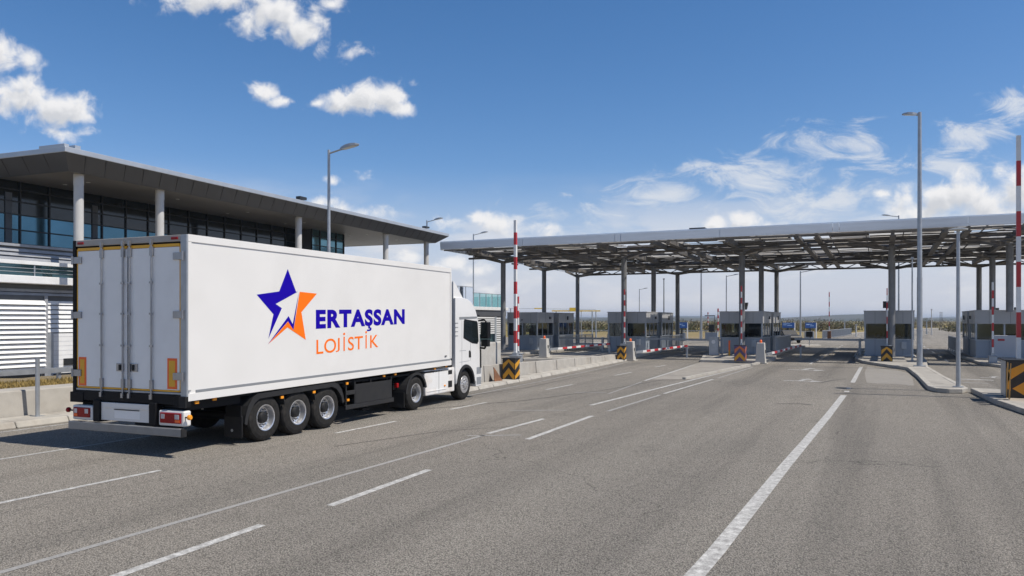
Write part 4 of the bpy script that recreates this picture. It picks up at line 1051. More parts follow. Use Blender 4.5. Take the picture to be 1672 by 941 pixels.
f2.hexa([(CX0,CY0,7.62),(CX0+.14,CY0+.17,7.62),(CX0+.14,CY1,7.40),(CX0,CY1,7.40),(CX0,CY0,8.12),(CX0+.14,CY0+.17,8.12),(CX0+.14,CY1,7.85),(CX0,CY1,7.85)])
f2.box(CX0,CX1,CY0-.02,CY0+.12,8.185,8.24)
f2.build('edge_fascia', M['canopy_edge'], can)
f3 = MB(xf).box(CX0+.2,CX1,CY0+.17,CY0+.3,7.56,7.64); f3.build('edge_trim', M['soffit'], can)
# roof sheets, tilted, some missing
sl = MB(xf); y = CY0+.35
nb = 19; hole = [0]*19
while y < CY1-.3:
    w = (CX1-CX0-.4)/nb
    for i in range(nb):
        if hole[i] > 0: hole[i] -= 1; continue
        if random.random() < (.10 if y < CY0+12 else .04): hole[i] = random.choice((2,3,4,5)); continue
        a = CX0+.2+w*i; b = a+w-.03
        t = random.uniform(.06,.15) if random.random() < .6 else random.uniform(-.05,.06); ms = random.choice((0,0,0,1,1,2)); zc = 8.0-.2*(y-CY0)/(CY1-CY0)+random.uniform(-.03,.03)
        j = random.uniform(-.02,.02)
        sl.hexa([(a,y,zc-t),(b,y,zc-t+j),(b,y+.47,zc+t+j),(a,y+.47,zc+t),(a,y,zc-t+.03),(b,y,zc-t+.03+j),(b,y+.47,zc+t+.03+j),(a,y+.47,zc+t+.03)], ms)
    y += .50
tag(sl.build('roof_sheeting', [M['canopy_slat'], M['canopy_slat_dull'], M['canopy_steel']], can), kind='stuff')
COLX = [-27.1, -17.2, -8.75, .57, 7.0]
# main beams along the lanes: a pair beside every column row and one mid-bay
bx = []
for c in COLX: bx += [c]
for a, b in zip(COLX, COLX[1:]): bx += [(a+b)/2-.55, (a+b)/2+.55]
bx += [12.0, 15.6]
for c in bx:
    col = c in COLX
    b = MB(xf); h = .34 if col else .26
    b.hexa([(c-.09,CY0+.3,7.6-h+.1),(c+.09,CY0+.3,7.6-h+.1),(c+.09,CY1,7.42-h+.1),(c-.09,CY1,7.42-h+.1),(c-.09,CY0+.3,7.72),(c+.09,CY0+.3,7.72),(c+.09,CY1,7.54),(c-.09,CY1,7.54)])
    b.hexa([(c-.16,CY0+.3,7.6-h+.08),(c+.16,CY0+.3,7.6-h+.08),(c+.16,CY1,7.42-h+.08),(c-.16,CY1,7.42-h+.08),(c-.16,CY0+.3,7.6-h+.1),(c+.16,CY0+.3,7.6-h+.1),(c+.16,CY1,7.42-h+.1),(c-.16,CY1,7.42-h+.1)])
    b.build('main_beam', M['canopy_steel'], can)
yy = [CY0+2.2+4.6*i for i in range(6)]
for y in yy:
    zc = 7.78-.2*(y-CY0)/(CY1-CY0)
    MB(xf).box(CX0+.15,CX1,y-.05,y+.05,zc-.06,zc+.06).build('purlin', M['canopy_steel'], can)
sm = MB(xf)
y = CY0+.9
while y < CY1:
    zc = 7.9-.2*(y-CY0)/(CY1-CY0); sm.box(CX0+.15,CX1,y-.015,y+.015,zc-.02,zc+.01); y += 2.3
x = CX0+1
while x < CX1:
    sm.hexa([(x-.025,CY0+.3,7.83),(x+.025,CY0+.3,7.83),(x+.025,CY1,7.63),(x-.025,CY1,7.63),(x-.025,CY0+.3,7.9),(x+.025,CY0+.3,7.9),(x+.025,CY1,7.7),(x-.025,CY1,7.7)]); x += 2.1
sm.build('sheeting_rail', M['canopy_steel'], can)
for i in range(34):
    x = random.uniform(CX0+1,CX1-3); y = random.uniform(CY0+1,CY1-4); z = 7.68-.2*(y-CY0)/(CY1-CY0)
    dx, dy = random.choice([(2.8,2.8),(-2.8,2.8),(3.2,1.4),(-3,1.6)])
    if x+dx < CX0+.3: dx = -dx
    MB(xf).cyl((x,y,z),(x+dx,y+dy,z-.02),.035,n=6).build('roof_brace', M['canopy_steel'], can)
# columns with spreading struts
def strut(a, b, w=.16):
    MB(xf).bar(a, b, w*.8, w).build('strut', M['canopy_steel'], can)
for ci, c in enumerate(COLX):
    for ri, y in enumerate((55.8, 65.4, 75.5)):
        zt = 7.10-.12*ri*.5
        zb0 = .15 if (ri == 0 and ci < 4) or (ri == 2 and ci < 4) else 3.0
        if ri == 2: zb0 = 0.0
        xx = c+(-.0 if ri == 0 else (-.55 if ci == 0 else (-.35 if ci == 1 else (.15 if ci > 2 else 0)))*ri)
        colm = MB(xf).cyl((xx,y,zb0),(xx,y,zt),.20,n=20)
        colm.box(xx-.3,xx+.3,y-.3,y+.3,zt-.02,zt+.06)
        if zb0 < .2: colm.box(xx-.3,xx+.3,y-.3,y+.3,zb0,zb0+.03)
        colm.build('column', M['canopy_col'], can)
        for dx, dy in ((2.6,1.6),(-2.6,1.6),(2.6,-1.6),(-2.6,-1.6)):
            if xx+dx < CX0+.2: dx = CX0+.3-xx
            strut((xx,y,zt-.05),(xx+dx,y+dy if y+dy < CY1 else CY1-.1,7.62-.2*(y-CY0)/(CY1-CY0)),.18)
# rear lattice girder and front secondary truss
def truss(y, zt, zb_, name, step=1.5):
    b = MB(xf).cyl((CX0+.1,y,zt),(CX1,y,zt),.07,n=8).cyl((CX0+.1,y,zb_),(CX1,y,zb_),.08,n=8)
    x = CX0+.2; up = True
    while x < CX1-step:
        b.cyl((x,y,zb_ if up else zt),(x+step,y,zt if up else zb_),.04,n=6); x += step; up = not up
    b.build(name, M['canopy_steel'], can)
truss(CY1, 7.62, 7.18, 'lattice_girder', 1.0); truss(CY0+4.2, 7.6, 7.28, 'lattice_girder', 1.4); truss(65.4, 7.5, 7.15, 'lattice_girder', 1.4)
tb_ = MB(xf).box(-11.2,-10.2,CY0+.8,CY0+1.4,8.1,8.42); tb_.build('roof_sensor', M['mullion'], can)
bird = MB(xf).box(-26.3,-26.25,56.2,56.5,6.5,6.9).cyl((-26.4,55.9,6.95),(-26.1,56.4,6.9),.06,n=8); bird.build('cable_end', M['black'], can)

# ------------------------------------------------------------------ booths
def booth(x0, x1, y0, L_, label, door_side, equip=0, wide=False):
    w = x1-x0
    b = thing('control_booth', label, 'booth', ((x0+x1)/2, y0, .15), 0, 'control booths under the canopy')
    h = w/2; H = 2.92; ZL, ZW, ZU = 1.08, 1.14, 2.08
    rec = .45
    def xr(seg):
        l, r = -h, h
        if seg == 1:
            if door_side > 0: r -= rec
            else: l += rec
        return l, r
    ys = [0, L_*.42, L_*.56, L_]
    lo = MB(); up = MB(); po = MB(); jn = MB()
    for k in range(3):
        l, r = xr(k)
        lo.box(l+.03,r-.03,ys[k]+.03,ys[k+1]-(.03 if k == 2 else -.03),.06,ZL)
        up.box(l-(.02 if k != 1 else 0),r+(.02 if k != 1 else 0),ys[k]-(.02 if k == 0 else -.002),ys[k+1]+(.02 if k == 2 else 0),ZU+.04,H)
    lo.box(-h-.05,h+.05,-.05,L_+.05,0,.06)
    lo_ = lo.build('lower_wall', M['booth_lower'], b, bevel=.01)
    up_ = up.build('upper_wall', M['booth_upper'], b, bevel=.01)
    MB().box(-h-.05,h+.05,-.05,L_*.42+.03,H,H+.06).box(xr(1)[0]-.03,xr(1)[1]+.03,L_*.42+.03,L_*.56-.03,H,H+.06).box(-h-.05,h+.05,L_*.56-.03,L_+.05,H,H+.06).build('roof', M['booth_upper'], b, bevel=.01)
    # seams on the panels
    for f in ((.22,.78) if not wide else (.12,.3,.55,.8)):
        x = -h+w*f; jn.box(x-.006,x+.006,-.024,-.02,ZU+.06,H-.02); jn.box(x-.006,x+.006,.026,.03,.1,ZL-.02)
    for y in (L_*.2,L_*.75): 
        for s in (-1,1): jn.box(s*(h+.022)-.003,s*(h+.022)+.003,y-.006,y+.006,ZU+.06,H-.02)
    jn.build('panel_joint', M['mullion'], up_)
    sil = MB().box(-h-.015,h+.015,-.015,ys[1],ZL,ZW).box(xr(1)[0],xr(1)[1],ys[1],ys[2],ZL,ZW).box(-h-.015,h+.015,ys[2],L_+.015,ZL,ZW)
    sil.build('sill', M['booth_frame'], b)
    # posts
    def post(x, y, s=.05): MB().box(x-s,x+s,y-s,y+s,ZW,ZU+.04).build('window_post', M['booth_frame'], b)
    for k in (0, 2):
        for x in (-h+.05, h-.05):
            for y in (ys[k]+.05, ys[k+1]-.05): post(x, y)
    nf = 2 if not wide else 4
    for i in range(1, nf): post(-h+w*i/nf, .05, .045)
    for x in (-h+.05,h-.05):
        for f in (.14,.28): post(x, L_*f, .03)
        for f in (.7,.85): post(x, L_*f, .03)
    # panes
    for i in range(nf):
        a = -h+w*i/nf+.07; c = -h+w*(i+1)/nf-.07
        MB().box(a,c,.045,.055,ZW,ZU+.04).build('window', M['pane'], b)
    for x in (-h+.05, h-.05):
        MB().box(x-.005,x+.005,.1,ys[1]-.1,ZW,ZU+.04).build('window', M['pane'], b)
        MB().box(x-.005,x+.005,ys[2]+.1,L_-.1,ZW,ZU+.04).build('window', M['pane'], b)
    MB().box(-h+.1,h-.1,L_-.055,L_-.045,ZW,ZU+.04).build('window', M['pane'], b)
    # door in the recess
    xd = xr(1)[1]-.02 if door_side > 0 else xr(1)[0]+.02
    MB().box(min(xd,xd+door_side*.03),max(xd,xd+door_side*.03),ys[1]+.12,ys[2]-.12,.08,ZU).build('door', M['window_dark'], b)
    # inside partition and desk equipment
    MB().box(-h+.1,h-.1,L_*.62,L_*.64,ZW,ZU+.04).build('partition', M['louvre_white'] if equip % 2 == 0 else M['wall_dark'], b)
    eq = MB().box(-h*.55,-h*.25,.6,.75,ZL,ZL+.42).box(h*.25,h*.5,.9,1.05,ZL,ZL+.36).box(-h*.1,h*.1,1.6,1.8,ZL,ZL+.6)
    eq.build('desk_equipment', M['black'], b)
    # cabinet, lamp and camera on the wall
    MB().box(h*.5,h*.5+.3,-.14,.03,.5,.95,0).build('meter_box', M['booth_frame'], b); MB().cyl((0,-.02,ZU+.3),(0,-.12,ZU+.28),.05,n=8).build('wall_camera', M['mullion'], b)
    MB().box(h-.01 if door_side>0 else -h-.1, h+.1 if door_side>0 else -h+.01, L_*.3,L_*.3+.25,ZU+.35,ZU+.55).build('wall_camera', M['mullion'], b)
    MB().box(h-.01 if door_side>0 else -h-.1, h+.1 if door_side>0 else -h+.01, L_*.8,L_*.8+.2,ZU+.3,ZU+.6).build('wall_camera', M['mullion'], b)
    return b
booth(-27.1, -24.5, 56.6, 8.0, 'grey control booth farthest from the road lane arrows, beside the annex', 1, 0)
booth(-18.7, -15.75, 56.6, 8.2, 'grey control booth with pale blinds behind its front windows', 1, 0)
b3 = booth(-10.4, -7.48, 56.6, 10.5, 'grey control booth with dark windows and a loudspeaker on its roof', 1, 1)
b4 = booth(-1.05, 1.87, 56.6, 9.0, 'grey control booth seen head-on behind the tall lamp post', 1, 1)
b5 = booth(5.27, 11.5, 56.6, 8.6, 'wide grey control booth with white counters beside the red and white poles', -1, 0, True)
# roof gear
MB().hexa([(-.2,1.0,3.1),(.2,1.0,3.1),(.2,1.4,3.1),(-.2,1.4,3.1),(-.3,.9,3.6),(.3,.9,3.6),(.3,1.4,3.6),(-.3,1.4,3.6)]).cyl((.0,1.2,2.95),(0,1.2,3.15),.05,n=8).build('loudspeaker', M['mullion'], b3)
MB().box(-.35,.1,.8,1.2,3.15,3.6).cyl((-.12,1,2.95),(-.12,1,3.2),.05,n=8).build('roof_sensor', M['mullion'], b4)
MB().cyl((-1.8,1.2,2.95),(-1.8,1.2,3.12),.1,n=10).cyl((-.9,.8,2.95),(-.9,.8,3.15),.06,n=8).cyl((.9,1.2,2.95),(.9,1.2,3.9),.07,n=8).build('roof_vent', M['mullion'], b5)
for (xa, xb, zt_, xr_) in ((-2.15,-.85,1.42,-1.95),(.6,2.2,1.35,.8)):
    c5o = MB().box(xa,xb,-.32,.02,.05,zt_).build('counter', M['counter'], b5, bevel=.02)
    MB().box(xr_,xr_+.36,-.33,-.32,1.08,1.2).build('red_badge', M['stripe_red'], c5o)

# ------------------------------------------------------------------ barriers
def striped(b, p0, p1, w, h, n, first=1):
    p0 = Vector(p0); p1 = Vector(p1)
    for i in range(n):
        b.bar(p0+(p1-p0)*(i/n), p0+(p1-p0)*((i+1)/n), w, h, 0 if (i+first) % 2 else 1)
    return b
def raised_gate(x, y, zbase, ztop, z0, label, w=.11, n=8, housing=True):
    t = thing('raised_barrier', label, 'barrier', (x, y, z0), 0, 'raised red and white barriers')
    if housing:
        MB().box(-.2,.2,-.2,.2,0,zbase-z0-.05).box(-.23,.23,-.23,.23,zbase-z0-.05,zbase-z0).build('housing', M['galv'], t, bevel=.015)
    striped(MB(), (0,0,zbase-z0),(0,0,ztop-z0),w,w*.8,n).build('boom', [M['stripe_white'],M['stripe_red']], t)
    MB().box(-w*.8,w*.8,-w*.8,w*.8,zbase-z0,zbase-z0+.12).build('boom_socket', M['galv'], t)
    return t
raised_gate(-14.6,31.3,.95,6.9,.0,'tallest raised red and white barrier behind the left chevron box near the cab',.14,11)
raised_gate(-17.4,37.6,.75,3.75,0,'short thin raised barrier just behind the tall one near the cab',.12,8)
raised_gate(-14.75,47.95,1.0,4.45,.15,'raised red and white barrier in front of the second booth from the annex',.085,10)
raised_gate(-7.42,47.1,1.05,4.5,.15,'raised red and white barrier above the purple and orange chevron box',.085,10)
raised_gate(.27,50.2,1.05,4.35,.15,'thin raised barrier in front of the head-on booth by the lamp post',.07,8)
raised_gate(3.92,29.35,1.15,8.35,.15,'very tall raised barrier with wide red bands behind the big chevron box',.15,9)
raised_gate(5.55,50.6,.55,4.6,.15,'raised red and white barrier in front of the wide booth',.12,9)
def chevron_box(x, y, w, d, h, z0, label, a='chev_yellow', b2=None, diamond=False, rot=0):
    t = thing('chevron_box', label, 'crash box', (x, y, z0), rot, 'black boxes with chevron stripes')
    MB().box(-w/2,w/2,0,d,0,h).build('box', M['chev_black'], t, bevel=.012)
    MB().box(-w/2-.03,w/2+.03,-.02,d+.03,h,h+.03).build('box_lid', M['chev_black'], t)
    ch = MB(); k = h/.9; yf = -.004
    th = .26*k if not diamond else .34
    def vee(z, m=0):
        hw = w/2-.02; rise = min(.34*k, w*.55)
        def cl(q): return min(h-.01, max(.01, q))
        # left arm, right arm (apex up)
        for s in (-1, 1):
            pts = [(s*hw, z), (0, z+rise), (0, z+rise+th), (s*hw, z+th)]
            if z < 0:
                f = -z/rise; pts = [(s*hw*(1-f), .01), (0, z+rise), (0, z+rise+th), (s*hw, max(z+th,.01))]
                if z+th > .01: pts.append((s*hw, .01))
            ch.poly([(px, yf, cl(pz)) for px, pz in pts], m)
    if not diamond:
        vee(.42*k); vee(-.08*k, 1 if b2 else 0)
    else:
        vee(.48)
        ch.poly([(-.36*w,yf,.28),(0,yf,.02),(.36*w,yf,.28),(0,yf,.56)])
        ch.poly([(-w/2+.01,yf,.30),(-w/2+.01,yf,.9),(-w/2+.12,yf,.68),(-w/2+.12,yf,.2)])
    cho = ch.build('chevron_stripes', [M[a], M[b2] if b2 else M[a]], t)
    sd_ = MB()
    for s in (1, -1):
        xx = s*(w/2+.004)
        for z in (-.1, .42):
            z *= k
            pts = [(0.01,z),(d-.01,z+.3*k),(d-.01,z+.3*k+th),(.01,z+th)]
            pts = [(py, min(h-.01,max(.01,pz))) for py, pz in pts]
            sd_.poly([(xx,py,pz) for py, pz in pts])
    sd_.build('side_stripes', M[a], t)
    if diamond:
        MB().box(-w/2-.012,-w/2-.006,.02,d-.02,.02,h-.02).build('side_plate', M['galv'], t)
        MB().lathe([(0,.05),(.02,.04),(.02,0)],'z',12,0,(0,0,0)).build('bolt', M['chev_black'], t).location = (0,-.02,.29)
        t.children[-1].rotation_euler = (R(90),0,0)
    return t
chevron_box(-13.55,28.4,.56,.46,.83,.12,'black and yellow chevron box on the kerb just ahead of the cab')
chevron_box(-14.3,45.7,.46,.4,.80,.12,'small black and yellow chevron box beside the pedestal of the second booth lane')
chevron_box(-7.42,46.5,.62,.45,.88,.15,'faded purple and orange chevron box at the nose of the middle island','chev_orange')
chevron_box(.25,49.6,.60,.4,.84,.15,'small black and yellow chevron box in front of the head-on booth')
chevron_box(3.98,27.9,1.15,1.1,1.12,.15,'large black box with yellow chevron and diamond on the verge kerb','chev_yellow',None,True)
pr_ = [o for o in bpy.data.objects if o.name.startswith('chevron_box') and 'purple' in o['label']][0]
for c in pr_.children:
    if c.name.startswith('box') and 'lid' not in c.name: c.data.materials[0] = M['chev_purple']
    if c.name.startswith('chevron_stripes'):
        c.data.materials[0] = M['chev_orange']; 
        for p in c.data.polygons:
            if p.center.z < .4: p.material_index = 1
        c.data.materials[1] = M['chev_yellow']
def gate_pedestal(x, y, z0, tip, label, h=1.2):
    t = thing('barrier_pedestal', label, 'pedestal', (x, y, z0), 0, 'concrete barrier pedestals')
    MB().hexa([(-.28,-.28,0),(.28,-.28,0),(.28,.28,0),(-.28,.28,0),(-.215,-.215,h),(.215,-.215,h),(.215,.215,h),(-.215,.215,h)]).build('body', M['concrete_pale'], t, bevel=.025)
    MB().box(-.36,.36,-.36,.36,0,.05).build('base', M['kerb'], t)
    MB().lathe([(0,.0),(0,.07),(.12,.07),(.17,.04),(.17,0)],'z',14,0,(0,0,h)).build('warning_lamp', M['red_orange'], t)
    MB().box(.235,.27,-.06,.06,h*.5,h*.66).build('control_panel', M['mullion'], t)
    # boom swung open along the lane
    a = Vector((.3,.1,.52)); b = Vector((tip[0]-x, tip[1]-y, tip[2]))
    bo = striped(MB(), a+(b-a)*.12, b, .09, .12, 12).build('boom', [M['stripe_white'], M['stripe_red']], t)
    MB().bar(a, a+(b-a)*.12, .12, .14).build('boom_socket', M['galv'], t)
    MB().box(b.x-.05,b.x+.05,b.y-.05,b.y+.05,-.14,b.z-.06).build('boom_rest', M['galv'], t)
    return t
gate_pedestal(-19.13,45.3,.15,(-17.2,52.4,.70),'concrete pedestal with open boom between the two left booths')
gate_pedestal(-14.0,46.75,.0,(-11.7,52.0,.80),'concrete pedestal with open boom beside the small chevron box of the second booth')
gate_pedestal(-6.3,46.9,.0,(-4.9,55.5,.82),'concrete pedestal with open boom at the middle island beside the purple box')

# ------------------------------------------------------------------ lamps and poles
def lamp(x, y, h, arm, label, r=.085, z0=0., head=(.85,.28), adir=(1,0), tilt=.15):
    t = thing('street_lamp', label, 'street lamp', (x, y, z0), 0, 'street lamps around the checkpoint')
    MB().cyl((0,0,0),(0,0,h*.35),r,r*.92,n=14).cyl((0,0,h*.35),(0,0,h),r*.86,r*.62,n=14).build('pole', M['galv'], t)
    MB().box(-r*2,r*2,-r*2,r*2,0,.04).build('base_plate', M['galv'], t); MB().cyl((0,0,h*.14),(0,0,h*.14+.05),r*1.08,n=12).build('collar', M['galv'], t); MB().box(-r*.5,r*.5,-r*1.04,-r*.7,.7,1.15).build('access_hatch', M['booth_frame'], t)
    ax, ay = adir; hl, hw = head
    a1 = Vector((ax*arm, ay*arm, h-.12+tilt*arm))
    MB().tube([(0,0,h-.14),tuple(a1*.5+Vector((0,0,(h-.14)*.5))),tuple(a1)], r*.42, 8).build('arm', M['galv'], t)
    d = Vector((ax, ay, tilt)).normalized(); s = Vector((-ay, ax, 0)); u = s.cross(d); u = u if u.z > 0 else -u
    b = MB(); ring = []
    prof = [(0,.30,.5),(.12,.55,.8),(.35,.95,1),(.65,1,.95),(.88,.75,.6),(1,.25,.2)]
    for f, wf, hf in prof:
        c = a1 + d*(hl*f-.08)
        ring.append([c-s*hw*.5*wf-u*.02, c-s*hw*.42*wf+u*.10*hf, c+s*hw*.42*wf+u*.10*hf, c+s*hw*.5*wf-u*.02])
    for q0, q1 in zip(ring, ring[1:]):
        b._add(q0+q1, [(0,1,5,4),(1,2,6,5),(2,3,7,6),(3,0,4,7)], 0)
    b.poly(ring[0]); b.poly(list(reversed(ring[-1])))
    ho = b.build('lamp_head', M['galv'], t)
    c = a1+d*(hl*.5-.08)-u*.026
    MB().bar(c-d*hl*.32, c+d*hl*.3, hw*.7, .012, up=tuple(u)).build('lamp_lens', M['lens'], ho)
    return t
def px_lamp(px, Z, top, arm, label, **k):
    X = (px-836)/F*Z
    return lamp(X*cT-Z*sT, X*sT+Z*cT, CAMH+(HY-top)*Z/F-k.get('z0',0), arm, label, **k)
px_lamp(537, 29.75, 245, .62, 'grey street lamp rising behind the middle of the trailer', z0=.0, r=.08)
px_lamp(697, 66, 360, .8, 'small street lamp standing behind the far end of the terminal roof', r=.09)
px_lamp(773, 80, 382, .9, 'thin street lamp behind the left corner of the canopy', r=.09)
px_lamp(1044, 150, 472, .9, 'tiny distant street lamp between the columns of the second booth', r=.1)
px_lamp(1145, 97, 434, .8, 'dark street lamp just left of the booth with the loudspeaker', r=.13, adir=(-.3,.95))
px_lamp(1186, 110, 450, 1.0, 'pale street lamp behind the roof of the booth with the loudspeaker', r=.1)
px_lamp(1307, 97, 443, 1.0, 'grey street lamp between the two right blue signs', r=.12, adir=(1,.2))
px_lamp(1467.5, 84, 352, .9, 'street lamp whose head shows above the canopy roof', r=.1, adir=(-1,0))
lamp(1.74, 45.03, 12.95, .15, 'tall grey lamp post on the island in front of the head-on booth', r=.14, z0=.15, head=(.75,.3), tilt=.12, adir=(-1,0))
t = thing('flat_lamp_post', 'slim galvanised lamp post with flat round head at the island nose', 'lamp post', (2.42, 31.55, .15))
MB().cyl((0,0,0),(0,0,5.5),.075,.055,n=14).build('pole', M['galv'], t); MB().box(-.16,.16,-.16,.16,0,.03).build('base_plate', M['galv'], t)
MB().lathe([(5.49,.0),(5.49,.10),(5.51,.30),(5.545,.31),(5.57,.2),(5.58,0)],'z',22).build('lamp_head', M['lens'], t)
def thin_pole(px, Z, top, r, name, label, cat, m='galv', z0=0., band=False):
    X = (px-836)/F*Z; h = CAMH+(HY-top)*Z/F-z0
    if band:
        b = striped(MB(), (0,0,0),(0,0,h), r*2, r*2, 8)
        o = b.build(name, [M['stripe_white'],M['stripe_red']])
    else: o = MB().cyl((0,0,0),(0,0,h), r, r*.7, n=10).box(-r*1.6,r*1.6,-r*1.6,r*1.6,0,.04).box(-r*1.4,r*1.4,-r*1.4,r*1.4,h-.12,h).build(name, M[m])
    o.location = (X*cT-Z*sT, X*sT+Z*cT, z0); tag(o, label, cat); return o
thin_pole(1489.5, 45.7, 420, .055, 'pole', 'thin grey pole at the right corner of the head-on booth', 'pole', z0=.15)
thin_pole(1084, 105, 455, .08, 'pole', 'thin dark pole between rear canopy columns above the second booth', 'pole', 'mullion')
thin_pole(942, 115, 504, .07, 'pole', 'short grey camera pole left of the second booth over the field', 'pole')
thin_pole(949, 112, 508, .06, 'pole', 'thinner grey pole standing close beside the camera pole over the field', 'pole')
thin_pole(973, 108, 507, .09, 'pole', 'thick grey pole just left of the second booth over the field', 'pole')
thin_pole(1172.5, 135, 504, .11, 'striped_mast', 'distant red and white mast left of the loudspeaker booth', 'mast', band=True)
thin_pole(1156, 210, 510, .12, 'striped_mast', 'farthest faint red and white mast over the field', 'mast', band=True)
thin_pole(1521, 135, 505, .10, 'pole', 'pale pole beside the exit road in the distance', 'pole', 'column_paint')
thin_pole(1513, 140, 524, .12, 'pole', 'short dark topped pole beside the exit road in the distance', 'pole', 'galv')
thin_pole(1379, 125, 525, .13, 'pole', 'short red topped post by the fence along the exit road', 'pole', 'galv')
thin_pole(1398, 118, 530, .12, 'pole', 'short grey post near the end of the fence along the exit road', 'pole', 'column_paint')
thin_pole(1535, 260, 510, .1, 'pole', 'distant thin mast above the field right of the exit road', 'pole', 'mullion')
thin_pole(1538, 240, 510, .1, 'pole', 'second distant thin mast right beside the other above the field', 'pole', 'mullion')
fb = thing('raised_barrier', 'far raised barrier with orange base beside the exit road', 'barrier', (*G(1354,554),0), 0, 'raised red and white barriers')
MB().box(-.22,.22,-.22,.22,0,1.05).build('housing', M['rust'], fb, bevel=.02); striped(MB(),(0,0,1.05),(0,0,6.2),.13,.11,8).build('boom',[M['stripe_white'],M['stripe_red']],fb)

# ------------------------------------------------------------------ signs, fences, small things
def blue_sign(px, Z, w, y0, y1, label):
    X = (px-836)/F*Z; s = F/Z
    zt = CAMH+(HY-y0)/s; zb_ = CAMH+(HY-y1)/s
    t = thing('blue_sign', label, 'sign', (X*cT-Z*sT, X*sT+Z*cT, 0), TH, 'blue signs beyond the booths')
    MB().box(-w/2,w/2,-.05,.05,zb_,zt).build('panel', M['sign_blue'], t, bevel=.01)
    tx = MB()
    random.seed(int(px))
    for r_ in range(3):
        x = -w/2+.15
        while x < w/2-.4:
            q = random.uniform(.12,.3); tx.box(x,x+q,-.056,-.05,zt-.28-.28*r_,zt-.18-.28*r_); x += q+.08
    MB().box(-w/2+.12,-w/2+.5,-.056,-.05,zt-.3,zt-.24).box(-w/2+.6,w/2-.3,-.056,-.05,zb_+.25,zb_+.32).box(-w/2+.12,w/2-.5,-.056,-.05,zb_+.45,zb_+.5).build('sign_lines', M['sign_text'], t)
    MB().cyl((0,0.1,0),(0,.1,zb_+.2),.12,n=10).build('post', M['mullion'], t)
    MB().box(w/2-.04,w/2+.1,-.04,.06,0,zt-.02).build('side_post', M['stripe_white'], t)
    MB().box(-w*.42,w*.42,.2,.6,0,1.0).build('cabinet', M['booth_lower'], t)
    return t
blue_sign(1113.5, 94, 1.25, 526.5, 536, 'blue sign standing left of the loudspeaker booth')
blue_sign(1287, 92, 1.45, 527, 535.5, 'blue sign standing right beside the loudspeaker booth')
blue_sign(1323.5, 98, 1.35, 527, 536, 'blue sign standing alone right of the grey lamp and small speed post')
def rail_fence(p0, p1, h, n, label, posts=True, mesh=True, m='galv', z0=0):
    p0 = Vector((*p0,z0)); p1 = Vector((*p1,z0)); d = p1-p0
    t = thing('guard_fence', label, 'fence', p0, math.atan2(d.y,d.x), 'grey metal fences at the checkpoint'); Ln = d.length
    r = MB().bar((0,0,h),(Ln,0,h),.06,.06).bar((0,0,.15),(Ln,0,.15),.04,.04)
    r.build('rail', M[m], t)
    for i in range(n+1): MB().bar((Ln*i/n,0,0),(Ln*i/n,0,h),.06,.06).build('post', M[m], t)
    if mesh:
        b = MB(); k = .14; x = k
        while x < Ln: b.bar((x,0,.15),(x,0,h),.018,.018); x += k
        b.build('bars', M[m], t)
    return t
rail_fence((-14.9,57.5),(-14.9,64.5),1.15,4,'bar fence on the lane side of the second booth',z0=.15)
rail_fence((-6.75,58),(-6.7,67),1.15,5,'bar fence on the lane side of the loudspeaker booth',z0=.15)
rail_fence((4.75,61),(4.78,71),1.1,5,'bar fence on the lane side of the wide booth',z0=.15)
rail_fence((-23.2,58),(-23.2,66),1.1,4,'bar fence on the lane side of the booth by the annex',z0=.15)
rail_fence((-23,69.5),(-18.9,69.5),1.2,3,'tubular fence across the lane beside the second booth',mesh=False)
rail_fence((-42,103.6),(-13.5,103.6),1.1,14,'long pale mesh fence along the field edge', m='stripe_white')
rail_fence((-6.9,108),(-4.6,142),1.15,12,'mesh fence on the left side of the exit road')
rail_fence((-12.6,103.4),(-7.6,103.9),1.1,4,'short mesh fence between the blue signs', m='stripe_white')
def swing_gate(px, py, x1, h, label):
    a = G(px, py); t = thing('swing_gate', label, 'gate', (*a,0), 0, 'swing gates closing the lanes')
    MB().bar((0,0,0),(0,0,h+.1),.16,.16).bar((.5,0,0),(.5,0,h+.1),.1,.1).bar((0,0,.25),(.5,0,.25),.06,.06).bar((-.3,-.2,.04),(.6,-.2,.04),.2,.08).build('post', M['galv'], t)
    MB().bar((x1,1.2,h),(.5,0,h),.1,.14).build('boom', M['galv'], t)
    MB().bar((0,0,.05),(-.4,-.3,.05),.08,.06).bar((0,0,.6),(-.35,0,.05),.05,.05).build('stay', M['galv'], t)
    return t
swing_gate(1404,583,-4.3,1.15,'grey swing gate reaching left from the head-on booth')
swing_gate(1167,583,-5.0,1.15,'grey swing gate reaching left from the loudspeaker booth')
swing_gate(984,577,-4.0,1.1,'grey swing gate reaching left from the second booth')
cab_ = thing('service_cabinet', 'grey service cabinet with white round notice beside the loudspeaker booth', 'cabinet', (-10.15,53.2,.15))
MB().box(-.3,.3,-.25,.25,0,1.18).build('body', M['galv'], cab_, bevel=.02); MB().lathe([(0,.13),(.012,.12),(.012,0)],'z',18).build('notice', M['stripe_white'], cab_).matrix_local = Matrix.Translation((0,-.251,.9)) @ Matrix.Rotation(R(90),4,'X')
MB().box(-.34,.34,-.29,.29,1.18,1.22).build('lid', M['galv'], cab_)
dl_ = thing('delineator', 'orange and yellow striped marker post in front of the loudspeaker booth', 'marker post', (-9.1,52.9,.15))
MB().bar((0,0,0),(0,0,.35),.16,.1,1).bar((0,0,.35),(0,0,.7),.16,.1,0).bar((0,0,.7),(0,0,1.0),.16,.1,0).build('board', [M['red_orange'],M['chev_yellow']], dl_)
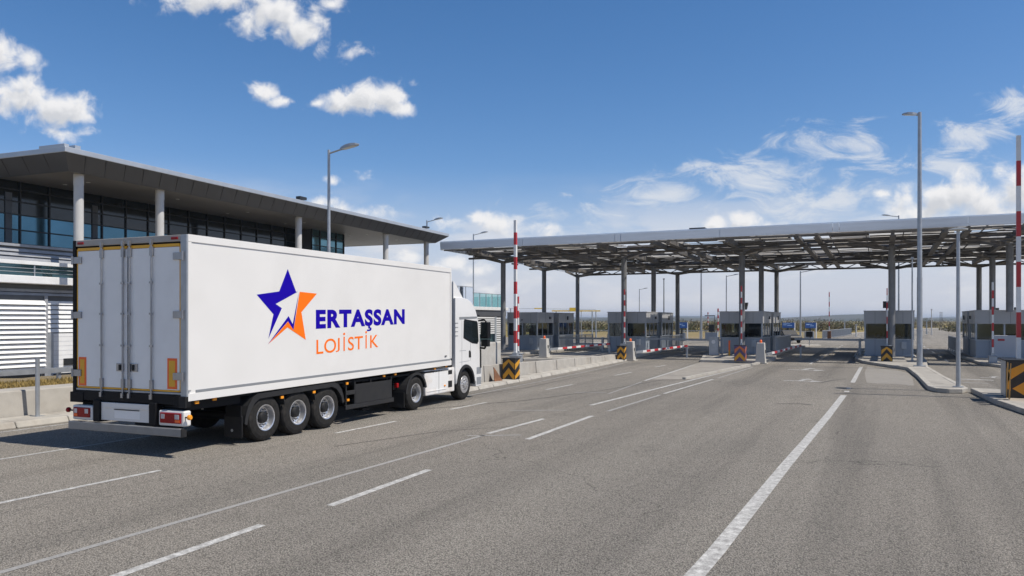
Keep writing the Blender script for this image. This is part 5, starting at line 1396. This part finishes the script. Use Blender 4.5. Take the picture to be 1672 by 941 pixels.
# small speed post
sp = thing('small_sign_post', 'small dark square sign on a post at the far island end', 'sign', (*G(1321.5,567),.0))
MB().cyl((0,0,0),(0,0,1.0),.04,n=8).build('post', M['galv'], sp); MB().box(-.3,.3,-.04,.04,.95,1.45).build('panel', M['mullion'], sp)
island('far_island_pavement', [(-10.2,74),(-7.0,75.5),(-5.2,79.3),(-5.6,80.8),(-6.6,81),(-11.5,77.5)], .16, 'kerb')
# parked car, mostly hidden behind the fence
car = thing('parked_car', 'small dark car parked behind the bar fence under the blue sign', 'car', (*G(1285,560),0), R(-60))
bodyp = [(-2.0,.3),(2.0,.3),(2.1,.6),(1.95,.82),(1.0,.92),(.45,1.38),(-1.0,1.4),(-1.75,.98),(-2.08,.9),(-2.1,.55)]
MB().prism([(q[0],-.8,q[1]) for q in bodyp],(0,1.6,0)).build('body', M['car_dark'], car, bevel=.06)
for s in (-1,1):
    MB().prism([(q[0],s*.803,q[1]) for q in [(.85,.93),(.4,1.3),(-.95,1.32),(-1.5,1.0)]],(0,s*.01,0)).build('side_window', M['window_dark'], car)
    for x in (-1.25,1.3):
        MB().cyl((x,s*.62,.3),(x,s*.82,.3),.3,n=18).build('wheel', M['rubber'], car)
    MB().box(-2.11,-2.05,s*.6-.15,s*.6+.15,.7,.85).build('tail_light', M['red_lens'], car)
# terminal turnstile / control unit beyond the gate
cu = thing('control_terminal', 'dark control terminal on a grey cabinet right of the left blue sign', 'terminal', (*G(1162,556),0))
MB().box(-.75,.75,-.3,.3,0,1.0).build('cabinet', M['booth_lower'], cu); MB().box(-.35,.35,-.1,.1,1.05,1.95).cyl((0,0,1.0),(0,0,1.1),.1,n=8).build('screen', M['mullion'], cu, bevel=.05); MB().box(-.8,.4,-.25,.25,3.0,3.1).cyl((.35,0,1.0),(.35,0,3.05),.03,n=6).build('shade_roof', M['mullion'], cu)
# yellow height gantry far left
yg = thing('height_gantry', 'yellow height limit gantry on grey posts behind the two left booths', 'gantry', (*G(901,553),0), TH)
MB().box(.0,6.6,-.06,.06,3.68,3.84).box(2.4,3.3,-.12,.12,3.7,4.2).box(-2.4,-1.0,-.06,.06,4.02,4.16).build('beam', M['yellow_paint'], yg)
MB().cyl((-5.6,0,0),(-5.6,0,4.1),.08,n=8).cyl((0.6,0,0),(.6,0,3.7),.08,n=8).cyl((5.5,0,0),(5.5,0,3.8),.08,n=8).bar((-9,0,4.15),(6.0,0,3.95),.04,.04).build('post', M['galv'], yg)
# hand rail on the left pavement
hr = thing('hand_rail', 'galvanised handrail post with thin rails in front of the dry grass', 'rail', (-18.62,12.35,.15))
MB().cyl((0,0,0),(0,0,1.42),.05,n=12).cyl((0,0,1.42),(0,0,1.44),.055,n=12).build('post', M['galv'], hr); MB().box(-.12,.12,-.12,.12,0,.02).build('base_plate', M['galv'], hr)
MB().cyl((0,3.25,0),(0,3.25,1.0),.014,n=8).build('stay_wire', M['galv'], hr)
gl = thing('guard_rail', 'low galvanised guard rail between the grass bank and the louvred wall', 'rail', (-23.6,6,.5))
MB().bar((0,0,.42),(0,16,.42),.06,.16).build('beam', M['galv'], gl)
for k in range(7): MB().bar((-.08,.8+2.4*k,-.1),(-.08,.8+2.4*k,.42),.1,.1).build('post', M['galv'], gl)
rocks = MB()
for _ in range(40):
    x = random.uniform(-22.6,-20.4); y = random.uniform(15.5,17.5); r_ = random.uniform(.06,.16)
    pts = [(x+r_*random.uniform(.7,1.2)*math.cos(a), y+r_*random.uniform(.7,1.2)*math.sin(a), .6) for a in (0,1.2,2.5,3.8,5.1)]
    rocks._add(pts+[(x,y,.62+r_*.8)], [(i,(i+1)%5,5) for i in range(5)])
tag(rocks.build('gravel', M['concrete_pale']), 'pale gravel at the end of the dry grass bank', 'gravel', kind='stuff')

# ------------------------------------------------------------------ land beyond
def clump(b, x, y, z, r, h, n, m=0):
    for _ in range(n):
        a = random.uniform(0,6.283); rr = r*math.sqrt(random.random()); t = random.random()
        q = Vector((x+rr*math.cos(a), y+rr*math.sin(a), z+h*t*(1-.35*(rr/r)**2)))
        s = random.uniform(.12,.3)*min(1.6, .5+r*.35)
        u = Vector((random.gauss(0,1),random.gauss(0,1),random.gauss(0,1))).normalized(); v = u.orthogonal().normalized()*s*random.uniform(.5,1); u *= s
        b.poly([q-u-v*.3, q-v, q+u+v*.2, q+v*.8], m)
random.seed(21)
sc_ = MB()
for i in range(900):
    t = random.random()
    Z = 165+190*t**1.5
    px = random.uniform(840, 1700)
    if 1395 < px < 1545 and Z < 250: continue
    X = (px-836)/F*Z; x, y = X*cT-Z*sT, X*sT+Z*cT
    big = random.random()
    clump(sc_, x, y, -.1, random.uniform(1.0,2.6), random.uniform(.8,1.9)*(1+.6*t), 34, 0 if big < .72 else 1)
tag(sc_.build('scrub_undergrowth', [M['scrub'], M['scrub_green']]), 'brown and olive scrub covering the land beyond the plaza', 'scrub', kind='stuff')
tt = MB()
for i in range(420):
    Z = random.uniform(380, 700); px = random.uniform(600, 1750); X = (px-836)/F*Z
    clump(tt, X*cT-Z*sT, X*sT+Z*cT, -.2, random.uniform(3,7), random.uniform(2.2,4.6), 30, 0 if random.random() < .6 else 1)
tag(tt.build('far_treeline', [M['scrub'], M['scrub_green']]), 'low dark line of far-off trees under the hills', 'trees', kind='stuff')
def ridge(Z, hs, m, name):
    n = 90; b = MB(); rows = []
    for i in range(n+1):
        px = -900+ (3300)*i/n; X = (px-836)/F*Z
        h = hs(px)
        for k, (dz, hh) in enumerate(((-500,-2),(-200,h*.55),(0,h),(500,h*.6))):
            Zk = Z+dz; Xk = X
            rows.append((Xk*cT-Zk*sT, Xk*sT+Zk*cT, hh))
    fs_ = []
    for i in range(n):
        for k in range(3):
            fs_.append((i*4+k, (i+1)*4+k, (i+1)*4+k+1, i*4+k+1))
    b._add(rows, fs_, 0, True); o = b.build(name, m); o['kind'] = 'structure'
def h_near(px):
    h = 9 + 3*math.sin(px*.013)+1.5*math.sin(px*.031+1)
    h += 13*math.exp(-((px-1385)/80)**2) - 4*math.exp(-((px-1540)/60)**2)
    return max(3, h)
ridge(2300, h_near, M['hill'], 'hills')
ridge(4300, lambda px: 18+5*math.sin(px*.011+2)+3*math.sin(px*.029), M['hill_far'], 'far_hills')

# air: pale haze that fades the far land
HAZE = 0.00024
hm = bpy.data.materials.new('haze'); hm.use_nodes = True
for n_ in list(hm.node_tree.nodes):
    if n_.type != 'OUTPUT_MATERIAL': hm.node_tree.nodes.remove(n_)
pv = hm.node_tree.nodes.new('ShaderNodeVolumePrincipled'); pv.inputs['Density'].default_value = HAZE; pv.inputs['Color'].default_value = (.72,.84,1,1); pv.inputs['Anisotropy'].default_value = .2
hm.node_tree.links.new(pv.outputs[0], hm.node_tree.nodes['Material Output'].inputs['Volume'])
ho = MB().box(-5600,5600,-580,6400,-1.1,34).build('haze', hm); tag(ho, kind='stuff', label='pale bluish haze in the air over the land', cat='haze')

# ------------------------------------------------------------------ render settings
scene.render.engine = 'CYCLES'
scene.cycles.use_denoising = True
scene.cycles.max_bounces = 6; scene.cycles.diffuse_bounces = 3; scene.cycles.glossy_bounces = 3; scene.cycles.transparent_max_bounces = 12; scene.cycles.volume_bounces = 0
scene.view_settings.view_transform = 'Standard'; scene.view_settings.look = 'None'
scene.view_settings.exposure = 0; scene.view_settings.gamma = 1; scene.view_settings.use_curve_mapping = False
